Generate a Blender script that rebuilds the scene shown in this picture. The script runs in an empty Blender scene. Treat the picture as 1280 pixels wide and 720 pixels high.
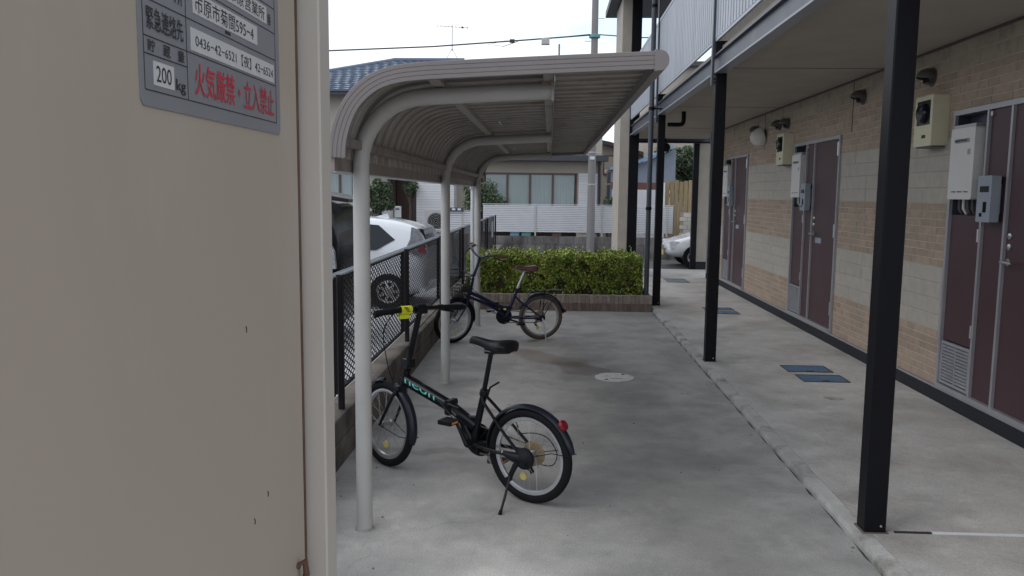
import bpy, math, random
import numpy as np
from math import sin, cos, pi, radians, atan2, hypot
from mathutils import Matrix, Vector, Euler

random.seed(7)
C = bpy.context.scene.collection
sc = bpy.context.scene

# ---------------------------------------------------------------- camera
cam_d = bpy.data.cameras.new('camera')
cam = bpy.data.objects.new('camera', cam_d)
C.objects.link(cam)
F, VX, VY, ROLL = 1020.0, 687.0, 243.0, 0.0104
yc = Vector((VX - 640, -(VY - 360), -F)).normalized()
up = Vector((ROLL, 1, 0)); up.z = -(up.dot(yc)) / yc.z; up.normalize()
xc = yc.cross(up)
R3 = Matrix((xc, yc, up))
M4 = R3.to_4x4(); M4.translation = (0, 0, 1.6)
cam.matrix_world = M4
cam_d.sensor_width = 36; cam_d.lens = F / 1280 * 36
cam_d.clip_start = 0.05; cam_d.clip_end = 3000
sc.camera = cam

# ---------------------------------------------------------------- world, sun, exposure
SUN_EL, SUN_ROT = radians(48), radians(-120)
w = bpy.data.worlds.new('World'); sc.world = w; w.use_nodes = True
nt = w.node_tree; nt.nodes.clear()
out = nt.nodes.new('ShaderNodeOutputWorld'); bg = nt.nodes.new('ShaderNodeBackground')
sky = nt.nodes.new('ShaderNodeTexSky'); sky.sky_type = 'NISHITA'; sky.sun_disc = False
sky.sun_elevation = SUN_EL; sky.sun_rotation = SUN_ROT; sky.dust_density = 2.5; sky.air_density = 1.2
tc = nt.nodes.new('ShaderNodeTexCoord'); mp = nt.nodes.new('ShaderNodeMapping')
mp.inputs['Scale'].default_value = (1.2, 1.2, 5.0)
nz = nt.nodes.new('ShaderNodeTexNoise'); nz.inputs['Scale'].default_value = 1.6; nz.inputs['Detail'].default_value = 5
cr = nt.nodes.new('ShaderNodeValToRGB')
cr.color_ramp.elements[0].position = 0.36; cr.color_ramp.elements[0].color = (0.93, 0.93, 0.93, 1)
cr.color_ramp.elements[1].position = 0.58; cr.color_ramp.elements[1].color = (1, 1, 1, 1)
mx = nt.nodes.new('ShaderNodeMix'); mx.data_type = 'RGBA'
cl2 = nt.nodes.new('ShaderNodeMix'); cl2.data_type = 'RGBA'
cl2.inputs[6].default_value = (9.3, 11.3, 12.9, 1); cl2.inputs[7].default_value = (13.5, 12.9, 13.4, 1)
nz2 = nt.nodes.new('ShaderNodeTexNoise'); nz2.inputs['Scale'].default_value = 2.6; nz2.inputs['Detail'].default_value = 4
nt.links.new(mp.outputs[0], nz2.inputs['Vector'])
cr2 = nt.nodes.new('ShaderNodeMapRange'); cr2.inputs[1].default_value = 0.42; cr2.inputs[2].default_value = 0.60
nt.links.new(nz2.outputs['Fac'], cr2.inputs[0]); nt.links.new(cr2.outputs[0], cl2.inputs[0]); nt.links.new(cl2.outputs[2], mx.inputs[7])
nt.links.new(tc.outputs['Generated'], mp.inputs[0]); nt.links.new(mp.outputs[0], nz.inputs['Vector'])
nt.links.new(nz.outputs['Fac'], cr.inputs[0]); nt.links.new(cr.outputs[0], mx.inputs[0])
nt.links.new(sky.outputs[0], mx.inputs[6]); nt.links.new(mx.outputs[2], bg.inputs[0])
bg.inputs[1].default_value = 0.10
nt.links.new(bg.outputs[0], out.inputs[0])
sun_d = bpy.data.lights.new('sun', 'SUN'); sun_d.energy = 0.6; sun_d.angle = radians(25); sun_d.color = (1, 0.96, 0.91)
sun = bpy.data.objects.new('sun', sun_d); C.objects.link(sun)
sd = Vector((sin(SUN_ROT) * cos(SUN_EL), cos(SUN_ROT) * cos(SUN_EL), sin(SUN_EL)))
sun.rotation_euler = sd.to_track_quat('Z', 'Y').to_euler()
sc.view_settings.view_transform = 'Standard'; sc.view_settings.look = 'None'
sc.view_settings.exposure = 0.0; sc.view_settings.gamma = 1
sc.cycles.max_bounces = 6; sc.cycles.diffuse_bounces = 4

# ---------------------------------------------------------------- helpers
def mat(name, col, rough=0.6, metal=0.0, var=0.12, scale=6.0, bump=0.0, bscale=60.0, island=0.0, spec=0.5,
        stain=None, sscale=1.0, stretch=(1, 1, 1), coat=0.0, ramp=None, trans=0.0, slo=0.5, shi=0.68, grain=0.0):
    m = bpy.data.materials.new(name); m.use_nodes = True
    t = m.node_tree; n = t.nodes; L = t.links
    b = n['Principled BSDF']
    b.inputs['Roughness'].default_value = rough; b.inputs['Metallic'].default_value = metal
    b.inputs['Specular IOR Level'].default_value = spec
    if coat: b.inputs['Coat Weight'].default_value = coat
    g = n.new('ShaderNodeNewGeometry')
    mpn = n.new('ShaderNodeMapping'); mpn.inputs['Scale'].default_value = stretch
    L.new(g.outputs['Position'], mpn.inputs[0])
    no = n.new('ShaderNodeTexNoise'); no.inputs['Scale'].default_value = scale; no.inputs['Detail'].default_value = 6
    L.new(mpn.outputs[0], no.inputs['Vector'])
    mr = n.new('ShaderNodeMapRange'); mr.inputs[1].default_value = 0.25; mr.inputs[2].default_value = 0.75
    mr.inputs[3].default_value = 1 - var; mr.inputs[4].default_value = 1 + var
    L.new(no.outputs['Fac'], mr.inputs[0])
    val = mr.outputs[0]
    base = n.new('ShaderNodeRGB'); base.outputs[0].default_value = (*col, 1)
    cur = base.outputs[0]
    if island or ramp:
        oi = n.new('ShaderNodeObjectInfo')
        ad = n.new('ShaderNodeMath'); ad.operation = 'ADD'
        L.new(oi.outputs['Random'], ad.inputs[0]); L.new(g.outputs['Random Per Island'], ad.inputs[1])
        fr = n.new('ShaderNodeMath'); fr.operation = 'FRACT'; L.new(ad.outputs[0], fr.inputs[0])
        if ramp:
            rp = n.new('ShaderNodeValToRGB'); rp.color_ramp.interpolation = 'LINEAR'
            els = rp.color_ramp.elements
            for i, (p, c) in enumerate(ramp):
                e = els[i] if i < 2 else els.new(p)
                e.position = p; e.color = (*c, 1)
            L.new(fr.outputs[0], rp.inputs[0]); cur = rp.outputs[0]
        if island:
            mr2 = n.new('ShaderNodeMapRange'); mr2.inputs[3].default_value = 1 - island; mr2.inputs[4].default_value = 1 + island
            L.new(fr.outputs[0], mr2.inputs[0])
            mm = n.new('ShaderNodeMath'); mm.operation = 'MULTIPLY'
            L.new(val, mm.inputs[0]); L.new(mr2.outputs[0], mm.inputs[1]); val = mm.outputs[0]
    if stain:
        sn = n.new('ShaderNodeTexNoise'); sn.inputs['Scale'].default_value = sscale; sn.inputs['Detail'].default_value = 8
        sn.inputs['Roughness'].default_value = 0.62
        L.new(mpn.outputs[0], sn.inputs['Vector'])
        sr = n.new('ShaderNodeMapRange'); sr.inputs[1].default_value = slo; sr.inputs[2].default_value = shi
        L.new(sn.outputs['Fac'], sr.inputs[0])
        mxn = n.new('ShaderNodeMix'); mxn.data_type = 'RGBA'
        L.new(sr.outputs[0], mxn.inputs[0]); L.new(cur, mxn.inputs[6]); mxn.inputs[7].default_value = (*stain, 1)
        cur = mxn.outputs[2]
    if grain:
        gn = n.new('ShaderNodeTexNoise'); gn.inputs['Scale'].default_value = 130; gn.inputs['Detail'].default_value = 3
        L.new(g.outputs['Position'], gn.inputs['Vector'])
        gr = n.new('ShaderNodeMapRange'); gr.inputs[1].default_value = 0.3; gr.inputs[2].default_value = 0.7
        gr.inputs[3].default_value = 1 - grain; gr.inputs[4].default_value = 1 + grain
        L.new(gn.outputs['Fac'], gr.inputs[0])
        mg = n.new('ShaderNodeMath'); mg.operation = 'MULTIPLY'; L.new(val, mg.inputs[0]); L.new(gr.outputs[0], mg.inputs[1]); val = mg.outputs[0]
    vm = n.new('ShaderNodeVectorMath'); vm.operation = 'SCALE'
    L.new(cur, vm.inputs[0]); L.new(val, vm.inputs['Scale'])
    L.new(vm.outputs[0], b.inputs['Base Color'])
    rr = n.new('ShaderNodeMapRange'); rr.inputs[3].default_value = max(0.02, rough - 0.08); rr.inputs[4].default_value = min(1, rough + 0.08)
    L.new(no.outputs['Fac'], rr.inputs[0]); L.new(rr.outputs[0], b.inputs['Roughness'])
    if bump:
        bn = n.new('ShaderNodeTexNoise'); bn.inputs['Scale'].default_value = bscale; bn.inputs['Detail'].default_value = 4
        L.new(g.outputs['Position'], bn.inputs['Vector'])
        bp = n.new('ShaderNodeBump'); bp.inputs['Strength'].default_value = bump; bp.inputs['Distance'].default_value = 0.01
        L.new(bn.outputs['Fac'], bp.inputs['Height']); L.new(bp.outputs[0], b.inputs['Normal'])
    if trans:
        b.inputs['Transmission Weight'].default_value = trans
    return m

class MB:
    def __init__(s): s.v = []; s.f = []
    def add(s, vs, fs):
        o = len(s.v); s.v += [tuple(p) for p in vs]; s.f += [tuple(i + o for i in f) for f in fs]; return s
    def box(s, x0, x1, y0, y1, z0, z1, M=None):
        vs = [Vector((x, y, z)) for z in (z0, z1) for y in (y0, y1) for x in (x0, x1)]
        if M is not None: vs = [M @ p for p in vs]
        return s.add(vs, [(0, 2, 3, 1), (4, 5, 7, 6), (0, 1, 5, 4), (2, 6, 7, 3), (0, 4, 6, 2), (1, 3, 7, 5)])
    def bevbox(s, x0, x1, y0, y1, z0, z1, b=0.004, axis='x'):
        # box with its four edges along one axis chamfered
        a = [(-1, -1), (1, -1), (1, 1), (-1, 1)]
        def ring(u0, u1, v0, v1):
            return [(u0 + b, v0), (u1 - b, v0), (u1, v0 + b), (u1, v1 - b), (u1 - b, v1), (u0 + b, v1), (u0, v1 - b), (u0, v0 + b)]
        if axis == 'z':
            r = ring(x0, x1, y0, y1); vs = [(p, q, z0) for p, q in r] + [(p, q, z1) for p, q in r]
        elif axis == 'y':
            r = ring(x0, x1, z0, z1); vs = [(p, y1, q) for p, q in r] + [(p, y0, q) for p, q in r]
        else:
            r = ring(y0, y1, z0, z1); vs = [(x0, p, q) for p, q in r] + [(x1, p, q) for p, q in r]
        fs = [tuple(range(7, -1, -1)), tuple(range(8, 16))] + [(i, (i + 1) % 8, 8 + (i + 1) % 8, 8 + i) for i in range(8)]
        return s.add(vs, fs)
    def tube(s, pts, r, n=8, cap=True, closed=False, flat=None):
        pts = [Vector(p) for p in pts]; k = len(pts)
        rs = list(r) if isinstance(r, (list, tuple)) else [r] * k
        vs = []; prev = None
        for i, p in enumerate(pts):
            a = pts[i - 1] if (i or closed) else p; b = pts[(i + 1) % k] if (i < k - 1 or closed) else p
            d = (b - a).normalized()
            if prev is None:
                u = d.cross(Vector((0, 0, 1)))
                if u.length < 0.05: u = d.cross(Vector((0, 1, 0)))
            else: u = prev - d * prev.dot(d)
            u.normalize(); prev = u; v = d.cross(u)
            for j in range(n):
                t = 2 * pi * j / n + pi / n
                e = 1 if flat is None else flat
                vs.append(p + (u * cos(t) + v * sin(t) * e) * rs[i])
        fs = []
        m = k if closed else k - 1
        for i in range(m):
            for j in range(n):
                a = i * n + j; b = i * n + (j + 1) % n; c = ((i + 1) % k) * n + (j + 1) % n; d = ((i + 1) % k) * n + j
                fs.append((a, b, c, d))
        if cap and not closed:
            fs.append(tuple(range(n - 1, -1, -1))); fs.append(tuple((k - 1) * n + j for j in range(n)))
        return s.add(vs, fs)
    def cyl(s, p0, p1, r, n=16, r1=None):
        return s.tube([p0, p1], [r, r if r1 is None else r1], n)
    def lathe(s, prof, M, n=24, cap=True):  # prof (r,h) about local z
        vs = []; k = len(prof)
        for r, h in prof:
            for j in range(n):
                t = 2 * pi * j / n; vs.append(M @ Vector((r * cos(t), r * sin(t), h)))
        fs = [(i * n + j, i * n + (j + 1) % n, (i + 1) * n + (j + 1) % n, (i + 1) * n + j) for i in range(k - 1) for j in range(n)]
        if cap and prof[0][0] > 1e-6: fs.append(tuple(range(n - 1, -1, -1)))
        if cap and prof[-1][0] > 1e-6: fs.append(tuple((k - 1) * n + j for j in range(n)))
        return s.add(vs, fs)
    def torus(s, c, R, r, axis='y', n=48, m=10, sq=1.0, M=None):
        vs = []
        for i in range(n):
            a = 2 * pi * i / n
            for j in range(m):
                b = 2 * pi * j / m
                rr = R + r * cos(b); h = r * sin(b) * sq
                p = Vector((rr * cos(a), h, rr * sin(a))) if axis == 'y' else Vector((rr * cos(a), rr * sin(a), h))
                vs.append(p + Vector(c))
        fs = [(i * m + j, i * m + (j + 1) % m, ((i + 1) % n) * m + (j + 1) % m, ((i + 1) % n) * m + j) for i in range(n) for j in range(m)]
        return s.add(vs, fs)
    def prism(s, pts, d, axis='y', a=0.0):  # 2D polygon extruded a..a+d along axis
        k = len(pts)
        def P(u, v, t):
            return (u, t, v) if axis == 'y' else ((t, u, v) if axis == 'x' else (u, v, t))
        vs = [P(u, v, a) for u, v in pts] + [P(u, v, a + d) for u, v in pts]
        fs = [tuple(range(k)), tuple(range(2 * k - 1, k - 1, -1))] + [(i, k + i, k + (i + 1) % k, (i + 1) % k) for i in range(k)]
        return s.add(vs, fs)
    def mesh(s, name, m, smooth=False, M=None):
        me = bpy.data.meshes.new(name)
        me.from_pydata(s.v, [], s.f)
        if M is not None: me.transform(M)
        import bmesh
        bm = bmesh.new(); bm.from_mesh(me); bmesh.ops.recalc_face_normals(bm, faces=bm.faces); bm.to_mesh(me); bm.free()
        if m: me.materials.append(m)
        if smooth:
            me.shade_smooth()
            try: me.set_sharp_from_angle(angle=radians(40))
            except Exception: pass
        return me
    def build(s, name, m, parent=None, smooth=False, M=None, loc=None):
        return ob(name, s.mesh(name, m, smooth, M), parent, loc)

def ob(name, me, parent=None, loc=None):
    o = bpy.data.objects.new(name, me); C.objects.link(o)
    if parent is not None: o.parent = parent
    if loc is not None: o.location = loc
    return o
def tag(o, label=None, cat=None, group=None, kind=None):
    if label: o['label'] = label
    if cat: o['category'] = cat
    if group: o['group'] = group
    if kind: o['kind'] = kind
    return o
def empty(name, loc=(0, 0, 0), rot=(0, 0, 0), label=None, cat=None, group=None, kind=None):
    o = bpy.data.objects.new(name, None); C.objects.link(o); o.location = loc; o.rotation_euler = rot
    o.empty_display_size = 0.1
    return tag(o, label, cat, group, kind)
def copy_tree(o, parent=None):
    c = o.copy(); C.objects.link(c)
    if parent is not None: c.parent = parent
    for ch in list(o.children): copy_tree(ch, c)
    return c
def lerp(a, b, t): return a + (b - a) * t
def smooth_path(P, k=6):
    P = [Vector(p) for p in P]; out = []
    for i in range(len(P) - 1):
        p0 = P[max(i - 1, 0)]; p1 = P[i]; p2 = P[i + 1]; p3 = P[min(i + 2, len(P) - 1)]
        for j in range(k):
            t = j / k
            out.append(0.5 * ((2 * p1) + (p2 - p0) * t + (2 * p0 - 5 * p1 + 4 * p2 - p3) * t * t + (3 * p1 - p0 - 3 * p2 + p3) * t ** 3))
    out.append(P[-1]); return out

# ---------------------------------------------------------------- materials
m_conc = mat('yard_concrete', (0.385, 0.372, 0.358), 0.8, var=0.13, scale=2.2, stain=(0.285, 0.278, 0.27), sscale=1.8, bump=0.25, bscale=90, slo=0.42, shi=0.62, grain=0.17)
m_walk = mat('walkway_concrete', (0.455, 0.442, 0.425), 0.78, var=0.12, scale=3.2, stain=(0.335, 0.315, 0.295), sscale=1.3, bump=0.2, bscale=90, slo=0.47, shi=0.66, grain=0.15)
m_kerb = mat('kerb_concrete', (0.43, 0.42, 0.405), 0.8, var=0.2, scale=5, stain=(0.2, 0.19, 0.17), sscale=4, grain=0.12)
m_lot = mat('car_park_concrete', (0.42, 0.42, 0.43), 0.8, var=0.25, scale=2.5, grain=0.15)
m_asph = mat('asphalt', (0.10, 0.10, 0.105), 0.85, var=0.2, scale=3, bump=0.4, bscale=200, grain=0.2)
m_cab = mat('cabinet_paint', (0.425, 0.365, 0.300), 0.5, var=0.05, scale=1.1, stain=(0.45, 0.405, 0.355), sscale=2.6, slo=0.56, shi=0.70, stretch=(1, 1, .55))
m_cab2 = mat('cabinet_post_paint', (0.52, 0.475, 0.43), 0.5, var=0.05, scale=3)
m_rust = mat('rusty_gap', (0.10, 0.055, 0.035), 0.8, var=0.4, scale=12)
m_plate = mat('plate_metal', (0.27, 0.275, 0.30), 0.45, metal=0.2, var=0.06, scale=9)
m_stick = mat('sticker_white', (0.56, 0.56, 0.56), 0.6, var=0.05, scale=30)
m_ink = mat('ink_black', (0.03, 0.03, 0.035), 0.6, var=0.1)
m_inkr = mat('ink_red', (0.52, 0.035, 0.055), 0.6, var=0.1)
m_shel = mat('shelter_paint', (0.49, 0.475, 0.455), 0.42, var=0.07, scale=4, stain=(0.36, 0.32, 0.28), sscale=6, slo=0.62, shi=0.8)
m_fasc = mat('shelter_fascia', (0.225, 0.20, 0.196), 0.5, var=0.06, scale=5)
m_roof = mat('shelter_roof_sheet', (0.37, 0.34, 0.315), 0.45, metal=0.1, var=0.14, scale=5, stain=(0.22, 0.16, 0.12), sscale=3, slo=0.55, shi=0.78)
m_gut = mat('gutter_metal', (0.28, 0.24, 0.215), 0.5, var=0.2, scale=8, stain=(0.08, 0.065, 0.055), sscale=9, slo=0.5, shi=0.9, stretch=(1, 1, .6))
m_col = mat('column_black', (0.006, 0.006, 0.009), 0.45, spec=.16, var=0.1, scale=5)
m_beam = mat('beam_dark_blue', (0.045, 0.052, 0.072), 0.38, var=0.12, scale=4)
m_lip = mat('beam_lip', (0.27, 0.29, 0.33), 0.4, var=0.1)
m_bal = mat('baluster_grey', (0.37, 0.40, 0.45), 0.42, var=0.06, scale=4, island=0.08)
m_soff = mat('soffit_board', (0.40, 0.36, 0.31), 0.85, var=0.08, scale=3, bump=0.3, bscale=120)
m_mort = mat('wall_joint', (0.58, 0.51, 0.42), 0.9, var=0.12, scale=20)
m_brick = mat('wall_brick', (0.40, 0.302, 0.232), 0.85, var=0.14, scale=14, island=0.08, bump=0.6, bscale=130, stain=(0.34, 0.28, 0.22), sscale=3)
m_block = mat('wall_block', (0.445, 0.405, 0.355), 0.85, var=0.10, scale=12, island=0.035, bump=0.6, bscale=90)
m_upper = mat('upper_wall', (0.40, 0.36, 0.315), 0.85, var=0.1, scale=5)
m_bback = mat('block_joint', (0.37, 0.345, 0.305), 0.9, var=0.1)
m_mossy = mat('wall_top_block', (0.40, 0.345, 0.27), 0.9, var=0.2, scale=5, island=0.07, bump=0.6, bscale=90, stain=(0.22, 0.2, 0.16), sscale=5)
m_basec = mat('base_course_black', (0.018, 0.019, 0.026), 0.6, spec=.3, var=0.15, scale=5)
m_alu = mat('aluminium_frame', (0.42, 0.42, 0.45), 0.35, metal=0.5, var=0.06)
m_door = mat('door_maroon', (0.062, 0.028, 0.035), 0.42, var=0.07, scale=3)
m_hand = mat('handle_steel', (0.5, 0.5, 0.5), 0.3, metal=0.9, var=0.05)
m_heat = mat('heater_enamel', (0.66, 0.64, 0.62), 0.4, var=0.03)
m_cream = mat('meter_box_cream', (0.62, 0.58, 0.42), 0.5, var=0.05)
m_mbox = mat('meter_grey', (0.30, 0.33, 0.38), 0.45, var=0.06)
m_dark = mat('dark_void', (0.008, 0.008, 0.009), 0.7, spec=.1, var=0.1)
m_dglass = mat('dark_glass', (0.012, 0.015, 0.02), 0.08, var=0.05, spec=0.35)
m_hood = mat('vent_hood_bronze', (0.085, 0.08, 0.075), 0.45, var=0.15)
m_white = mat('white_paint', (0.72, 0.73, 0.75), 0.4, var=0.04)
m_hatch = mat('hatch_blue_plate', (0.085, 0.16, 0.26), 0.55, metal=0.1, var=0.25, scale=15, bump=0.3, bscale=80)
m_iron = mat('white_manhole', (0.55, 0.55, 0.53), 0.6, var=0.2, scale=25, stain=(0.18, 0.17, 0.16), sscale=20, slo=.6, shi=.66)
m_fpost = mat('fence_brown', (0.013, 0.010, 0.013), 0.5, spec=.25, var=0.1)
m_fwire = mat('fence_wire', (0.010, 0.009, 0.013), 0.5, spec=.2, var=0.1, scale=30)
m_fwall = mat('kerb_wall_block', (0.17, 0.145, 0.125), 0.9, var=0.25, scale=5, island=0.1, stain=(0.07, 0.06, 0.055), sscale=3, slo=0.45, shi=0.65, bump=0.5, bscale=120)
m_tileb = mat('planter_tile', (0.17, 0.125, 0.105), 0.7, var=0.2, scale=20, island=0.25)
m_tilec = mat('planter_tile_top', (0.27, 0.22, 0.19), 0.7, var=0.2, scale=20, island=0.2)
m_mort2 = mat('planter_joint', (0.30, 0.27, 0.25), 0.9, var=0.15)
m_soil = mat('soil', (0.06, 0.045, 0.035), 0.95, var=0.3, scale=20, bump=0.8)
m_leafh = mat('hedge_leaf', (0.1, 0.14, 0.03), 0.5, var=0.4, scale=3.0, spec=.4,
              ramp=[(0.0, (0.13, 0.20, 0.04)), (0.3, (0.30, 0.42, 0.07)), (0.5, (0.08, 0.14, 0.03)), (0.75, (0.44, 0.50, 0.09)), (0.88, (0.26, 0.13, 0.05)), (1.0, (0.14, 0.23, 0.045))])
m_leafd = mat('dark_leaf', (0.05, 0.08, 0.04), 0.5, var=0.25, scale=3.0, spec=.4,
              ramp=[(0.0, (0.035, 0.065, 0.03)), (0.5, (0.075, 0.105, 0.055)), (1.0, (0.12, 0.15, 0.085))])
m_twig = mat('twig', (0.07, 0.05, 0.035), 0.9, var=0.2)
m_black = mat('bike_black_paint', (0.007, 0.007, 0.010), 0.3, var=0.06, spec=.3)
m_rubber = mat('rubber', (0.011, 0.011, 0.013), 0.75, var=0.15, scale=30, spec=0.15)
m_plastic = mat('black_plastic', (0.009, 0.010, 0.013), 0.42, var=0.1, scale=20, spec=.25)
m_fender = mat('fender_plastic', (0.013, 0.015, 0.026), 0.3, spec=.35, var=0.06)
m_rim = mat('rim_alloy', (0.62, 0.63, 0.66), 0.3, metal=0.75, var=0.05)
m_rim2 = mat('rim_alloy_dull', (0.42, 0.40, 0.40), 0.4, metal=0.7, var=0.08)
m_steel = mat('steel', (0.45, 0.45, 0.46), 0.32, metal=0.9, var=0.1)
m_spoke = mat('spoke_steel', (0.5, 0.5, 0.52), 0.3, metal=0.8, var=0.05)
m_disc = mat('spoke_protector', (0.27, 0.20, 0.115), 0.35, var=0.1)
m_yel = mat('yellow_tag', (0.75, 0.78, 0.03), 0.55, var=0.05)
m_orange = mat('orange_reflector', (0.7, 0.25, 0.03), 0.3, var=0.05)
m_red = mat('red_reflector', (0.22, 0.010, 0.02), 0.2, var=0.05)
m_amber = mat('yellow_reflector', (0.7, 0.6, 0.2), 0.3, var=0.05)
m_teal = mat('teal_print', (0.10, 0.55, 0.52), 0.5, var=0.03)
m_navy = mat('bike_navy_paint', (0.009, 0.013, 0.045), 0.3, var=0.06, spec=.35)
m_tan = mat('tan_tyre', (0.085, 0.065, 0.052), 0.7, var=0.1)
m_brown = mat('brown_leather', (0.12, 0.05, 0.04), 0.45, var=0.12, scale=20)
m_gripb = mat('brown_grip', (0.10, 0.055, 0.035), 0.6, var=0.12)
m_slat = mat('fence_slat_white', (0.64, 0.645, 0.68), 0.45, var=0.04)
m_slatg = mat('fence_backing', (0.30, 0.30, 0.33), 0.6, var=0.06)
m_bwall = mat('street_block_wall', (0.20, 0.19, 0.185), 0.9, var=0.3, scale=2.5, stain=(0.07, 0.065, 0.065), sscale=2, slo=0.42, shi=0.62, island=0.1, stretch=(1, 1, .5), bump=0.3)
m_pole = mat('pole_concrete', (0.22, 0.21, 0.21), 0.8, var=0.1, scale=3, stretch=(1, 1, .2))
m_cable = mat('cable', (0.03, 0.035, 0.045), 0.6)
m_teali = mat('insulator_teal', (0.12, 0.30, 0.30), 0.5)
m_hbeige = mat('house_beige', (0.42, 0.375, 0.32), 0.85, var=0.06, scale=2)
m_hwhite = mat('house_white_siding', (0.68, 0.68, 0.70), 0.7, var=0.03, island=0.03)
m_hbrown = mat('house_dark_brown', (0.035, 0.02, 0.024), 0.6, var=0.15)
m_wframe = mat('window_frame_brown', (0.13, 0.075, 0.065), 0.5, var=0.1)
m_curt = mat('curtained_glass', (0.31, 0.37, 0.375), 0.15, var=0.12, scale=9, stretch=(6, 6, .15), spec=0.6)
m_tileblue = mat('roof_tile_blue', (0.115, 0.145, 0.205), 0.3, var=0.12, scale=3, island=0.04)
m_gutd = mat('eave_dark', (0.05, 0.05, 0.06), 0.5, var=0.1)
m_shedw = mat('shed_blue_wall', (0.22, 0.25, 0.31), 0.7, var=0.06)
m_shedr = mat('shed_roof_blue', (0.17, 0.30, 0.45), 0.4, var=0.1)
m_redb = mat('brown_red_board', (0.15, 0.06, 0.05), 0.6, var=0.1)
m_wood = mat('wood_board', (0.30, 0.225, 0.13), 0.8, var=0.2, scale=8, island=0.15, stretch=(3, 3, .4))
m_cwall = mat('cream_block', (0.50, 0.47, 0.42), 0.85, var=0.1, island=0.1)
m_carw = mat('car_white_paint', (0.72, 0.74, 0.78), 0.22, var=0.015, coat=0.8)
m_cark = mat('car_black_paint', (0.008, 0.009, 0.013), 0.25, var=0.02, spec=.3)
m_lampw = mat('lamp_glass', (0.7, 0.72, 0.78), 0.12, var=0.2, scale=30)
m_lampr = mat('lamp_red', (0.40, 0.06, 0.08), 0.2, var=0.1)
m_lampc = mat('lamp_smoky', (0.34, 0.35, 0.38), 0.15, metal=0.3, var=0.35, scale=25)
m_acg = mat('ac_grey', (0.45, 0.44, 0.43), 0.6, var=0.06)
m_marks = mat('scuff_dark', (0.05, 0.04, 0.035), 0.8)
m_shadowstain = None

# ---------------------------------------------------------------- SETTING: ground
MB().box(-400, 400, -100, 900, -0.8, -0.28).build('ground', m_asph)['kind'] = 'structure'
MB().bevbox(-14, -1.37, 3.0, 16.9, -0.5, -0.262, .02, 'x').build('car_park', m_lot)['kind'] = 'structure'
MB().bevbox(-1.3, 60, 17.0, 21.3, -0.4, -0.06, .02, 'x').build('road', m_asph)['kind'] = 'structure'
# yard slab with its own stain shapes
def yard_material():
    m = m_conc; t = m.node_tree; n = t.nodes; L = t.links
    b = n['Principled BSDF']; src = b.inputs['Base Color'].links[0].from_socket
    g = n.new('ShaderNodeNewGeometry'); wn = n.new('ShaderNodeTexNoise'); wn.inputs['Scale'].default_value = 2.2; wn.inputs['Detail'].default_value = 6
    L.new(g.outputs['Position'], wn.inputs['Vector'])
    sub = n.new('ShaderNodeVectorMath'); sub.operation = 'SUBTRACT'; sub.inputs[1].default_value = (.5, .5, .5); L.new(wn.outputs['Color'], sub.inputs[0])
    scl = n.new('ShaderNodeVectorMath'); scl.operation = 'SCALE'; scl.inputs['Scale'].default_value = 0.55; L.new(sub.outputs[0], scl.inputs[0])
    add = n.new('ShaderNodeVectorMath'); L.new(g.outputs['Position'], add.inputs[0]); L.new(scl.outputs[0], add.inputs[1])
    cur = src
    # (centre, radii, rotation, colour gain, softness)
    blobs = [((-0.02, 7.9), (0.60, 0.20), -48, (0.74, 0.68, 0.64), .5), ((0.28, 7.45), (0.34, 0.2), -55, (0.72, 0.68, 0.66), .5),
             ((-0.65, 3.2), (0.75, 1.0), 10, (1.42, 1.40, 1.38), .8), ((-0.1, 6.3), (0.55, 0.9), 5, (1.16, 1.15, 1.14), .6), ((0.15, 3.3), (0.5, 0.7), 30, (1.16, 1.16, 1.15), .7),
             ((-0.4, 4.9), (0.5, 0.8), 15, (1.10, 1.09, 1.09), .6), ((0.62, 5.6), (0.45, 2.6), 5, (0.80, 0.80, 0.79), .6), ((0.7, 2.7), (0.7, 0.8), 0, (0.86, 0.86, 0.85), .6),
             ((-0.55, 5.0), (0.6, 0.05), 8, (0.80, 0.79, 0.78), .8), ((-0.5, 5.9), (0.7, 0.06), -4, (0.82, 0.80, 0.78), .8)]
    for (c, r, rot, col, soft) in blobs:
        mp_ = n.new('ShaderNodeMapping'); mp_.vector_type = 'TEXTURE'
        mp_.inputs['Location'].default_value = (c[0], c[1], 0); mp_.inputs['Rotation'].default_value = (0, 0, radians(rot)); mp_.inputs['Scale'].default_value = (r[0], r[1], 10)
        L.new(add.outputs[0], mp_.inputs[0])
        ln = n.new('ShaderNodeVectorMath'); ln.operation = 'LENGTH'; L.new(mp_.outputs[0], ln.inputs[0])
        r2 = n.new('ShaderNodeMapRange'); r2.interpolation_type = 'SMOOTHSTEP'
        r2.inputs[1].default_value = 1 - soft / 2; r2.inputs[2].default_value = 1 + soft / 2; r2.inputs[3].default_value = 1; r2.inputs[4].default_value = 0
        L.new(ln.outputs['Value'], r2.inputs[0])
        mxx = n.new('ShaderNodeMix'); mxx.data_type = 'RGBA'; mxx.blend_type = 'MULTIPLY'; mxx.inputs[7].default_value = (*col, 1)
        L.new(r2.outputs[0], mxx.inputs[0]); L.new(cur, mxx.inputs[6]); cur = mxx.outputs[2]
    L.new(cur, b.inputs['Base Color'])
yard_material()
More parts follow.
